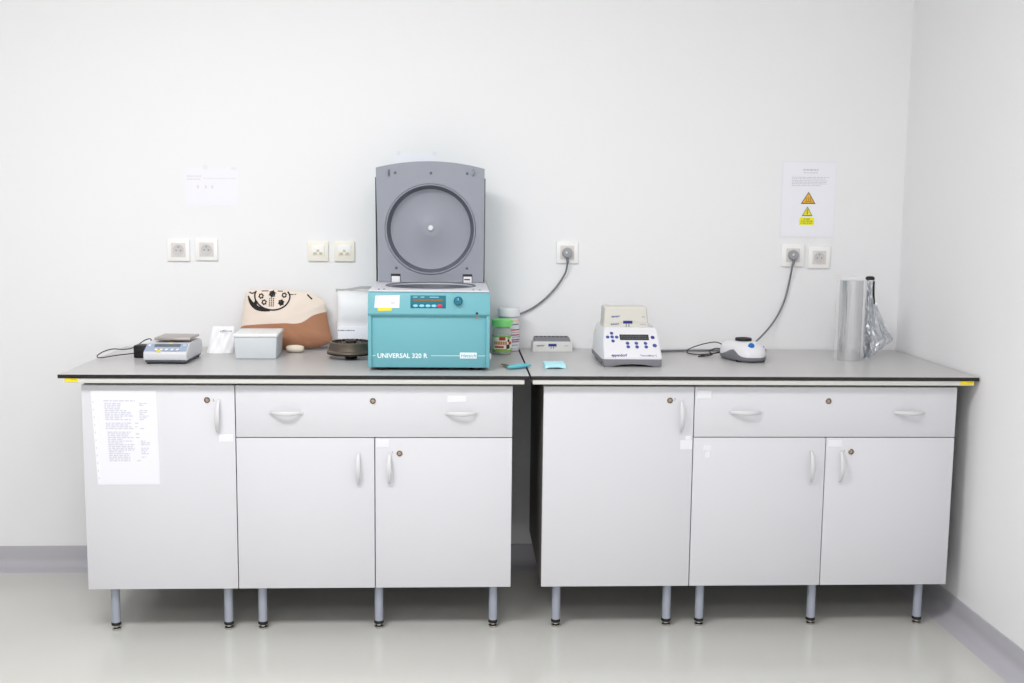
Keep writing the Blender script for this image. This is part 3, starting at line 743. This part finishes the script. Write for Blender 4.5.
# a soft folded wipe: two layers with a rounded fold on the left, front edge arched
bm = nb(); N = 14
def layer(bm, z0, x0, x1, y0, y1, th):
    def zz(u, v): return z0+.0045*math.sin(math.pi*u)*(1-v)**2+.0012*math.sin(7*u+4*v)**2
    g = [[[bm.verts.new((x0+(x1-x0)*i/N, y0+(y1-y0)*j/N, zz(i/N,j/N)+th*k)) for i in range(N+1)] for j in range(N+1)] for k in (0,1)]
    for k in (0,1):
        for j in range(N):
            for i in range(N): bm.faces.new((g[k][j][i],g[k][j][i+1],g[k][j+1][i+1],g[k][j+1][i]))
    for i in range(N):
        for A,B_ in (((0,i),(0,i+1)),((N,i),(N,i+1)),((i,0),(i+1,0)),((i,N),(i+1,N))):
            bm.faces.new((g[0][A[0]][A[1]],g[0][B_[0]][B_[1]],g[1][B_[0]][B_[1]],g[1][A[0]][A[1]]))
layer(bm, .9006, 1.9530, 2.0260, .165, .265, .0130)
tag(obj('wipe', bm, M['cyan'], None, 60), 'pale cyan folded paper wipe lying near the worktop edge', 'paper wipe')

# ------------------------------------------------------------------ thermo mixer
mx_ = thing('thermal_mixer', 'white bench mixer with a dark display and blue keys, a cream block on top', 'mixer', (2.272,.41,.9))
bm = nb()
prof = [(2.171,.9025),(2.178,.9010),(2.200,.9010),(2.212,.9060),(2.240,.9095),(2.275,.9105),(2.310,.9095),(2.337,.9060),(2.349,.9010),(2.371,.9010),(2.378,.9025),(2.379,.928),(2.169,.928)]
prism(bm, prof, .246, .300, 'y', .001)
box(bm, 2.166, 2.381, .292, .566, .908, .929, .003)
obj('base', bm, M['midgrey'], mx_, 30, 'mid grey base')
for x in (2.188,2.360):
    for y in (.275,.54): obj('foot', lathe(nb(), [(.010,.9002),(.012,.902),(.012,.909)], (x,y,0), 'z', 16), M['black'], mx_)
bm = nb()
secs = [(.9265,2.166,2.381,.247,.566),(.934,2.1665,2.3805,.2475,.566),(.985,2.1700,2.3790,.305,.563),(1.022,2.1775,2.3775,.347,.552),(1.030,2.1810,2.3745,.358,.545)]
quadfaces(bm, [[(x0+.006,y0,z),(x1-.006,y0,z),(x1,y0+.006,z),(x1,y1-.01,z),(x1-.01,y1,z),(x0+.01,y1,z),(x0,y1-.01,z),(x0,y0+.022,z)] for z,x0,x1,y0,y1 in secs])
hs = obj('housing', bm, M['white'], mx_, 25)
def mix_y(z): 
    zs = [(s[0],s[3]) for s in secs]
    for (z0,y0),(z1,y1) in zip(zs[:-1],zs[1:]):
        if z <= z1: return y0+(y1-y0)*(z-z0)/(z1-z0)
    return zs[-1][1]
def on_mix(bm, off=.0004): return shift(bm, lambda v: (v.x, v.y+mix_y(v.z)-off, v.z))
ds = obj('display', on_mix(box(nb(), 2.2365, 2.3420, -.001, .001, .9895, 1.0075, .0004)), M['lcd'], mx_, 0, 'dark display')
bm = nb()
for i in range(18):
    x = 2.242+.0054*i
    for z in (.9935,1.0000): strip(bm, x, x+.0036, z, z+.0042, -.0010)
obj('characters', on_mix(bm), mat('lcd_characters', (.31,.33,.34), .4), ds, 0)
def key(x, z, r=.0052, m='navyb'):
    bm = lathe(nb(), [(r,.0005),(r,-.0012),(r*.8,-.0018),(0,-.0018)], (x,0,z), 'y', 16, False)
    shift(bm, lambda v: (x+(v.x-x)*1.15, v.y, z+(v.z-z)*.85)); obj('button', on_mix(bm), M[m], mx_, 40, 'blue key')
for x,z in ((2.2085,1.0115),(2.2090,.9995),(2.2105,.9865),(2.1925,.9990),(2.2255,.9990)): key(x,z,.0056)
for x in (2.262,2.294,2.327):
    key(x,.9795,.0058); key(x+.001,.9680,.0058)
key(2.3565,.9985,.0062,'navy'); key(2.3595,.9725,.0068)
obj('lettering', on_mix(text(nb(), 'eppendorf', 2.1985, .9375, .0085, 0, width=.056, bold=.04)), M['navy'], mx_, 0, 'dark blue lettering')
obj('lettering', on_mix(text(nb(), 'ThermoMixer C', 2.302, .9375, .0062, 0, width=.060, bold=.01)), M['navyb'], mx_, 0)
obj('sticker', box(nb(), 2.1715, 2.1735, .510, .530, .992, 1.006), M['yellow'], mx_, 0, 'small yellow sticker')
obj('lever', box(nb(), 2.3535, 2.370, .372, .384, 1.0285, 1.0301, .0005), M['dark'], mx_)
tk = thing('tube_block', 'cream two-tier tube block seated on top of the white mixer', 'tube block', (2.267,.42,1.03))
bm = nb()
def rr(x0,x1,y0,y1,z,r=.008):
    out = []
    for cx,cy,a0 in ((x1-r,y0+r,-90),(x1-r,y1-r,0),(x0+r,y1-r,90),(x0+r,y0+r,180)):
        for k in range(5): a = math.radians(a0+90*k/4); out.append((cx+r*math.cos(a), cy+r*math.sin(a), z))
    return out
quadfaces(bm, [rr(2.184,2.352,.380,.485,1.0302), rr(2.1845,2.3515,.380,.485,1.0440), rr(2.1855,2.3505,.382,.484,1.0470)])
lo_ = obj('body', bm, M['cream'], tk, 30)
bm = nb()
quadfaces(bm, [rr(2.1855,2.3500,.381,.484,1.0474), rr(2.1880,2.3455,.384,.482,1.0980), rr(2.1910,2.3430,.387,.480,1.1025)])
up_ = obj('cover', bm, M['cream'], tk, 30, 'taller cream upper tier')
obj('lettering', text(nb(), 'eppendorf', 2.2130, 1.0650, .0075, .3815, width=.030, bold=.04), M['navyb'], up_, 0)
bm = nb(); words_line(bm, 2.326, 2.336, 1.0655, .0030, .3820, random.Random(6)); obj('lettering', bm, M['greyprint'], up_, 0)
obj('lettering', text(nb(), 'eppendorf', 2.2110, 1.0375, .0070, .3794, width=.030, bold=.04), M['navyb'], lo_, 0)
bm = nb(); words_line(bm, 2.320, 2.340, 1.0375, .0025, .3796, random.Random(6)); obj('lettering', bm, M['greyprint'], lo_, 0)
block_emblem(2.2740, 1.0475, .3794, lo_, .034)
cb = tag(obj('mains_cable', tube(nb(), [(2.376,.57,.9048),(2.45,.63,.9048),(2.55,.655,.9048),(2.66,.665,.9048),(2.74,.700,.9048)], .0042, 10), M['cord'], None, 60), 'grey mains lead lying behind the white mixer along the wall', 'cable')

for o_ in (mx_, tk): o_.location.y -= .027; o_.location.x -= .0035
# ------------------------------------------------------------------ mini vortex shaker
vo = thing('vortex_shaker', 'small white vortex shaker with black cup and blue knob', 'shaker', (2.731,.430,.9), rz=math.radians(7))
def vring(z, sx, sy, oy=0., n=40, push=0):
    """egg outline: narrow rounded nose to the front (-y), broad at the back"""
    out = []
    for k in range(n):
        a = 2*math.pi*k/n; c, s = math.cos(a), math.sin(a)
        ux = math.copysign(abs(c)**.75, c); uy = math.copysign(abs(s)**.75, s)
        w = .058+.034*(uy+1)/2
        out.append((w*sx*ux, oy+.105*sy*uy, z))
    return out
def edge_h(k, n=40):
    a = 2*math.pi*k/n; c, s = math.cos(a), math.sin(a)
    return .020+.026*math.exp(-((s+.28)/.30)**2)*abs(c)**.5
lowr = vring(.004,.94,.94); 
bm = nb(); r0 = vring(.0035,.90,.92); r1 = vring(.010,1.0,1.0); r2 = [(x*1.005,y*1.005,edge_h(k)) for k,(x,y,z) in enumerate(vring(.02,1.0,1.0))]
r3 = [(x*.9,y*.9,z) for x,y,z in r2]
quadfaces(bm, [r0,r1,r2,r3]); obj('base', bm, M['midgrey'], vo, 50, 'grey base rising in an arch at the side')
bm = nb()
quadfaces(bm, [[(x*.99,y*.99,.012) for x,y,z in vring(0,1,1)], vring(.030,1.0,1.0), vring(.046,.95,.95,.004), vring(.058,.84,.84,.010), vring(.066,.68,.66,.016), vring(.0695,.50,.46,.020)])
obj('housing', bm, M['white'], vo, 50)
obj('cup', lathe(nb(), [(.030,.066),(.0315,.0745),(.0300,.0800),(.026,.0800),(.020,.0755),(0,.0745)], (.001,.024,0), 'z', 36, False), M['black'], vo, 40, 'black rubber cup')
bm = lathe(nb(), [(.0118,.002),(.0118,-.006),(.0105,-.0105),(0,-.0112)], (0,0,0), 'y', 28, False)
rot = Matrix.Rotation(math.radians(-42),3,'X')
shift(bm, lambda v: Vector((-.006,-.0690,.0570)) + rot @ v); obj('knob', bm, M['blue'], vo, 40, 'blue speed knob')
obj('sticker', shift(box(nb(), -.050,-.028,.030,.048,0,.001), lambda v:(v.x,v.y,v.z+.0645-.10*abs(v.x+.028))), M['yellow'], vo, 0, 'pale yellow sticker')
for bb in ((.066,.094,.030,.062,.012,.030),(.064,.088,.026,.040,.034,.046)): obj('connector', box(nb(), *bb, .003), M['dark'], vo, 30, 'dark side connector')
for x,y in ((-.045,-.055),(.045,-.055),(-.055,.07),(.055,.07)): obj('foot', lathe(nb(), [(.010,.0002),(.011,.002),(.011,.006)], (x,y,0), 'z', 14), M['black'], vo)
tag(obj('bundled_cable', tube(nb(), [(2.690,.600,.934),(2.662,.612,.944),(2.625,.620,.938),(2.580,.620,.925),(2.548,.60,.914),(2.545,.575,.9055),(2.580,.545,.9035),(2.640,.540,.910),(2.675,.545,.922),(2.650,.560,.926),(2.622,.545,.916),(2.630,.53,.9065),(2.600,.505,.9035),(2.565,.485,.9035),(2.590,.500,.9075),(2.650,.530,.912),(2.690,.545,.916)], .0021, 8), M['cordblack'], None, 60), 'thin black lead bundled beside the small vortex shaker', 'cable')

# ------------------------------------------------------------------ sockets, plugs, cords
def socket(x, z, label, w=.0865, wired=False, tilt=0.):
    t = thing('wall_socket', label, 'socket', (x,WY,z), 'white wall sockets above the worktops')
    h = w/2
    obj('frame', box(nb(), x-h, x+h, WY-.010, WY, z-h, z+h, .003), M['sock'], t, 40)
    ins = obj('insert', box(nb(), x-.0275, x+.0275, WY-.0112, WY-.008, z-.0275, z+.0275, .0006), M['sockin'], t, 30, 'beige socket insert')
    obj('well', lathe(nb(), [(.0215,-.0113),(.0200,-.0118),(.0185,-.0113),(.0,-.0113)], (x,WY,z), 'y', 36, False), M['sockwell'], ins, 40)
    if not wired:
        for dx,dz in ((-.0085,-.002),(.0085,-.002),(0,.0115)):
            obj('contact', lathe(nb(), [(.0030,-.0114),(.0030,-.0128),(0,-.0128)], (x+dx,WY,z+dz), 'y', 12, False), M['pin'], ins, 40)
    return t
socket(.5545, 1.2822, 'white wall socket, left one of the pair above the balance')
socket(.6628, 1.2852, 'white wall socket, right one of the pair above the balance')
socket(2.0804, 1.2860, 'white wall socket above the low grey tube block, grey plug in it', wired=True)
socket(2.9910, 1.2830, 'white wall socket above the vortex shaker, grey plug in it', .092, True)
socket(3.0987, 1.2750, 'empty white wall socket nearest the foil rolls, under the warning notice', .0885)
def data_socket(x, z, label):
    t = thing('data_socket', label, 'socket', (x,WY,z), 'cream data sockets beside the centrifuge lid')
    obj('frame', box(nb(), x-.0405, x+.0405, WY-.010, WY, z-.0395, z+.0395, .003), M['creamsock'], t, 40)
    p = obj('insert', box(nb(), x-.025, x+.025, WY-.0135, WY-.009, z-.013, z+.024, .001), M['sock'], t, 30, 'pale name window')
    bm = nb()
    for s in (-1,1): box(bm, x+s*.0115-.0065, x+s*.0115+.0065, WY-.0140, WY-.0130, z-.0135, z-.0035, .0004)
    box(bm, x-.0055, x+.0055, WY-.0140, WY-.0130, z-.002, z+.007, .0004)
    obj('port', bm, M['creamsock2'], t, 0, 'beige data ports')
data_socket(1.0960, 1.2822, 'cream data socket, first from the white socket pair')
data_socket(1.1990, 1.2822, 'cream data socket nearest the open centrifuge lid')
def cord(x, z, pts, label):
    t = thing('mains_cable', label, 'cable', (x,WY-.03,z))
    p = obj('plug', lathe(nb(), [(.0195,-.0122),(.0205,-.018),(.0195,-.030),(.0165,-.036),(0,-.038)], (x,WY,z), 'y', 32), M['plug'], t, 40, 'round grey plug')
    obj('strain_relief', tube(nb(), [(x+.001,WY-.024,z-.017),(x+.001,WY-.024,z-.030),(pts[0][0],pts[0][1],pts[0][2]-.006)], lambda u: .0062-.0016*u, 10), M['cord'], p, 60)
    obj('lead', tube(nb(), pts, .0037, 10), M['cord'], t, 60)
    obj('mark', lathe(nb(), [(.0042,-.0372),(.0042,-.0382),(0,-.0382)], (x-.005,WY,z+.002), 'y', 12, False), M['sockin'], p, 40)
cord(2.0800, 1.2850, [(2.081,.714,1.250),(2.0765,.720,1.215),(2.066,.726,1.190),(2.045,.728,1.157),(2.018,.728,1.124),(1.990,.728,1.097),(1.962,.728,1.075),(1.935,.728,1.058),(1.905,.726,1.044),(1.850,.724,1.024)], 'grey mains lead curving from the middle wall socket down towards the jars')
cord(2.9895, 1.2845, [(2.986,.714,1.248),(2.984,.720,1.215),(2.979,.727,1.172),(2.970,.728,1.125),(2.958,.728,1.085),(2.938,.725,1.042),(2.912,.715,1.005),(2.878,.690,.974),(2.840,.645,.952),(2.805,.590,.941),(2.790,.560,.937)], 'grey mains lead running from the socket above down to the vortex shaker')

# ------------------------------------------------------------------ sheets on the wall and door
rnd = random.Random(11)
wn = thing('warning_notice', 'white notice with orange and yellow warning triangles on the wall', 'notice', (3.0465,WY,1.358))
XW0, XW1, ZW0, ZW1 = 2.941, 3.153, 1.359, 1.652
obj('pocket', box(nb(), XW0-.006, XW1+.004, WY-.0012, WY-.0002, ZW0-.006, ZW1+.006), M['pocket'], wn, 0, 'clear plastic pocket')
pp = obj('paper', box(nb(), XW0, XW1, WY-.0020, WY-.0012, ZW0, ZW1), M['wpaper'], wn, 0)
yq = WY-.0020
bm = nb(); words_line(bm, 3.021, 3.082, 1.6205, .0055, yq, rnd); words_line(bm, 3.024, 3.080, 1.6105, .0028, yq, rnd)
for z,x1 in ((1.5925,3.127),(1.5865,3.112),(1.5790,3.122),(1.5730,3.120),(1.5670,3.118),(1.5600,3.096)): words_line(bm, 2.977, x1, z, .0026, yq, rnd)
obj('lettering', bm, M['ink'], pp, 0, 'grey printed text')
def tri(bm, cx, z0, w, h, y):
    vs = [bm.verts.new(p) for p in ((cx-w/2,y,z0),(cx+w/2,y,z0),(cx,y,z0+h))]; bm.faces.new(vs); return bm
def trisign(cx, z0, w, h, m):
    o = obj('warning_triangle', tri(nb(), cx, z0, w, h, yq-.0004), M['tri_k'], pp, 0)
    obj('triangle_face', tri(nb(), cx, z0+h*.085, w*.80, h*.80, yq-.0007), m, o, 0)
    return o
t1 = trisign(3.0463, 1.4885, .0600, .0485, M['tri_o'])
bm = nb()
for dx in (-.008,0,.008): ribbon(bm, [(3.0463+dx-.001,1.5010),(3.0463+dx+.0014,1.5055),(3.0463+dx-.0014,1.5100),(3.0463+dx+.001,1.5145)], .0020, lambda x,z: yq, .0010, 4)
strip(bm, 3.0330, 3.0600, 1.4965, 1.4990, yq-.0007); obj('heat_symbol', bm, M['tri_s'], t1, 0)
t2 = trisign(3.0441, 1.4400, .0440, .0385, M['tri_y'])
bm = nb(); ribbon(bm, [(3.0460,1.4680),(3.0425,1.4570),(3.0465,1.4565),(3.0430,1.4460)], .0026, lambda x,z: yq, .0010, 2); obj('bolt_symbol', bm, M['tri_k'], t2, 0)
yl = obj('yellow_label', strip(nb(), 3.0140, 3.0725, 1.4045, 1.4345, yq, .0005), M['yel'], pp, 0, 'yellow caution label')
bm = nb(); words_line(bm, 3.031, 3.055, 1.4265, .0032, yq-.0005, rnd); words_line(bm, 3.020, 3.067, 1.4185, .0032, yq-.0005, rnd); words_line(bm, 3.018, 3.066, 1.4105, .0032, yq-.0005, rnd)
obj('lettering', bm, M['yelink'], yl, 0)

ws = thing('wall_sheet', 'faded landscape sheet taped to the wall above the left socket pair', 'paper sheet', (.686,WY,1.45))
sh = obj('paper', box(nb(), .583, .788, WY-.0012, WY-.0002, 1.455, 1.600), M['wpaper'], ws, 0)
bm = nb(); words_line(bm, .592, .650, 1.566, .006, WY-.0012, rnd); words_line(bm, .592, .648, 1.555, .005, WY-.0012, rnd); words_line(bm, .655, .780, 1.560, .003, WY-.0012, rnd)
for x in (.630,.660,.685): obj('numeral', strip(nb(), x, x+.008, 1.522, 1.534, WY-.0012), M['inkfaint'], sh, 0)
obj('lettering', bm, M['inkfaint'], sh, 0)
for x0,x1,z0,z1 in ((.655,.672,1.595,1.612),(.762,.785,1.594,1.605)): obj('tape', strip(nb(), x0,x1,z0,z1, WY-.0012,.0006), M['tape'], ws, 0)
w2 = thing('wall_sheet', 'white sheet on the wall, almost hidden behind the open centrifuge lid', 'paper sheet', (1.50,WY,1.45))
obj('paper', box(nb(), 1.395, 1.560, WY-.0012, WY-.0002, 1.44, 1.668), M['wpaper'], w2, 0)
for x in (1.405,1.545): obj('tape', strip(nb(), x,x+.014,1.660,1.676, WY-.0012,.0006), M['tape'], w2, 0)

dp = thing('document_pocket', 'printed document in a clear punched pocket on the leftmost cabinet door', 'document', (.54,.03,.525))
yd = DY0
def sk_(x, z): # the sheet hangs slightly askew
    u = (x-.443)/.2; v = (.837-z)/.31; return (.4435+.2005*u+(.013-.0085*u)*v, .837-.309*v)
def quad2(bm, x0, x1, z0, z1, y, th):
    f = [sk_(x0,z0), sk_(x1,z0), sk_(x1,z1), sk_(x0,z1)]
    quadfaces(bm, [[(a,y,b) for a,b in f],[(a,y-th,b) for a,b in f]]); return bm
obj('pocket', quad2(nb(), .430, .6445, .521, .841, yd-.0002, .0007), M['pocket'], dp, 0, 'clear pocket with punched margin')
bm = nb()
for i in range(11): quad2(bm, .4335, .4375, .54+.026*i, .547+.026*i, yd-.0009, .0003)
obj('punch_hole', bm, M['cab'], dp, 0)
pp = obj('paper', quad2(nb(), .4435, .6430, .5275, .837, yd-.0009, .0008), M['paper'], dp, 0)
bm = nb(); y3 = yd-.0017
def dline(z, x0, x1, h=.0036):
    x = x0
    while x < x1-.003:
        w = min(rnd.uniform(.005,.018), x1-x); quad2(bm, x, x+w, z, z+h, y3, .0003); x += w+.003
dline(.8055,.470,.574,.0040)
z = .797
while z > .600:
    blk = (.735 < z < .742) or (.6995 < z < .706)
    if not blk:
        dline(z, .472 if z > .7 else .476, .472+rnd.choice((.055,.075,.085,.092)))
        if rnd.random() < .45: dline(z, .586, .586+rnd.choice((.014,.024,.030)))
        if rnd.random() < .2: dline(z, .570, .582)
    z -= .0061
obj('lettering', bm, M['ink'], pp, 0, 'grey printed table')

# ------------------------------------------------------------------ foil rolls
FX, FY2 = 3.1280, .430
f1 = thing('foil_roll', 'thick aluminium foil roll standing upright in a clear film sleeve', 'foil', (FX,FY2,.9))
obj('roll', lathe(nb(), [(.016,.9004),(.0430,.9004),(.0430,1.204),(.016,1.204),(.016,.9004)], (FX,FY2,0), 'z', 72, False), M['foil'], f1, 40)
obj('core', lathe(nb(), [(.0158,.9004),(.0158,1.2055),(.0135,1.2055),(.0135,.9004)], (FX,FY2,0), 'z', 32, False), M['cream'], f1, 40, 'cardboard core')
bm = nb(); rings = []
for i in range(15):
    z = .9006+.312*i/14; r = []
    for k in range(56):
        a = 2*math.pi*k/56
        rr_ = .0485+(.009 if math.cos(a) < 0 else .002)*abs(math.cos(a))+.0025*math.sin(3*a+14*z)+.0018*math.sin(7*a-30*z)
        r.append((FX+.002+rr_*math.cos(a)*1.03, FY2+.049*math.sin(a), z+(.006*math.cos(a+2.6)+.004*math.sin(3*a) if i == 14 else 0)))
    rings.append(r)
quadfaces(bm, rings, True, False, False)
obj('film_sleeve', bm, M['film'], f1, 60, 'clear film sleeve')
GX, GY = 3.2170, .482
f2 = thing('foil_roll', 'thin foil roll with a crumpled loose sheet flaring out beside it', 'foil', (GX,GY,.9))
obj('roll', lathe(nb(), [(.011,.9004),(.0165,.9004),(.0165,1.2015),(.0150,1.2030),(.0140,1.2030)], (GX,GY,0), 'z', 40, False), M['foilc'], f2, 40)
obj('core', lathe(nb(), [(.0138,.9008),(.0138,1.2032),(.0172,1.2034),(.0172,1.2085),(.0150,1.2130),(.0090,1.2158),(0,1.2165)], (GX,GY,0), 'z', 24, False), M['black'], f2, 40, 'black dome standing in for the dark hollow of the core')  # black dome put in for the shade inside the hollow core
bm = nb(); nu, nv = 22, 30; g = []; rf = random.Random(21)
for j in range(nv+1):
    v = j/nv; row = []
    flare = .012+.012*v+.074*max(0,(v-.18)/.60)**1.25 if v < .78 else .098-.062*((v-.78)/.22)
    left = .0185+.0035*math.sin(math.pi*v)**2
    for i in range(nu+1):
        u = i/nu
        x = GX-left+(left+flare)*u
        z = 1.198-.292*v+(.030*(u-.35)*max(0,v-.7)/.3 if u > .35 else 0)
        y = GY-.0215-.010*v*math.sin(math.pi*u)+.020*max(0,u-.45)
        amp = .25+1.1*v
        y += amp*(.0075*math.sin(u*15+2.2*math.sin(3*v))+.007*noise.noise(Vector((x*38,z*14,1.7)))+rf.uniform(-.0022,.0022))
        x += amp*rf.uniform(-.0016,.0016); z += amp*rf.uniform(-.002,.002)*(1 if 0<j<nv else .3)
        row.append(bm.verts.new((x,min(y,GY-.0175 if abs(x-GX)<.017 else 9),max(z,.9008))))
    g.append(row)
for j in range(nv):
    for i in range(nu):
        a,b,c,d = g[j][i],g[j][i+1],g[j+1][i+1],g[j+1][i]
        if (i+j)%2: bm.faces.new((a,b,c)); bm.faces.new((a,c,d))
        else: bm.faces.new((a,b,d)); bm.faces.new((b,c,d))
bmesh.ops.solidify(bm, geom=list(bm.faces), thickness=.0006)
obj('loose_sheet', bm, M['foilc'], f2, 22, 'crumpled foil sheet')

# ------------------------------------------------------------------ lights (ceiling fittings of the room, plus one added fill)
def area(name, loc, sx, sy, power, col=(1,1,1), rot=(0,0,0)):
    l = bpy.data.lights.new(name, 'AREA'); l.shape = 'RECTANGLE'; l.size = sx; l.size_y = sy; l.energy = power; l.color = col
    o = bpy.data.objects.new(name, l); COL.objects.link(o); o.location = loc; o.rotation_euler = rot; return o
area('ceiling_lamp', (.55,-1.75,2.97), 1.3, .7, 102, (1,.992,.992))
area('ceiling_lamp', (2.25,-1.75,2.97), 1.3, .7, 24, (1,.992,.992))
area('ceiling_lamp', (.70,-4.2,2.97), 1.3, .7, 50, (1,.992,.992))
area('ceiling_lamp', (2.35,-4.2,2.97), 1.3, .7, 24, (1,.992,.992))
# added unseen fill behind the camera; the wall there has no window
area('added_fill_light', (.6,-5.5,1.7), 2.6, 1.6, 14, (.93,.97,1), (math.radians(90),0,0))
w = bpy.data.worlds.new('World'); scene.world = w; w.use_nodes = True
w.node_tree.nodes['Background'].inputs[0].default_value = (.8,.85,.9,1); w.node_tree.nodes['Background'].inputs[1].default_value = .3

# ------------------------------------------------------------------ camera
cam = bpy.data.cameras.new('camera'); co = bpy.data.objects.new('camera', cam); COL.objects.link(co); scene.camera = co
yaw, pitch, roll = .04951347, -.11987217, .01085021
cy_, sy_ = math.cos(yaw), math.sin(yaw); cp_, sp_ = math.cos(pitch), math.sin(pitch)
fwd = Vector((sy_*cp_, cy_*cp_, sp_)); right = Vector((cy_,-sy_,0)); up = right.cross(fwd)
cr, sr = math.cos(roll), math.sin(roll)
R2 = cr*right+sr*up; U2 = -sr*right+cr*up
m = Matrix((R2, U2, -fwd)).transposed().to_4x4(); m.translation = Vector((1.64855,-3.62248,1.45313))
co.matrix_world = m
cam.sensor_fit = 'HORIZONTAL'; cam.sensor_width = 36; cam.lens = 38.4933; cam.clip_start = .05

vs = scene.view_settings
vs.view_transform = 'Standard'; vs.look = 'None'; vs.exposure = -0.61; vs.gamma = 1.0; vs.use_curve_mapping = False
scene.display_settings.display_device = 'sRGB'
scene.cycles.use_denoising = True
scene.cycles.max_bounces = 12; scene.cycles.diffuse_bounces = 6; scene.cycles.glossy_bounces = 6; scene.cycles.transmission_bounces = 8; scene.cycles.transparent_max_bounces = 12
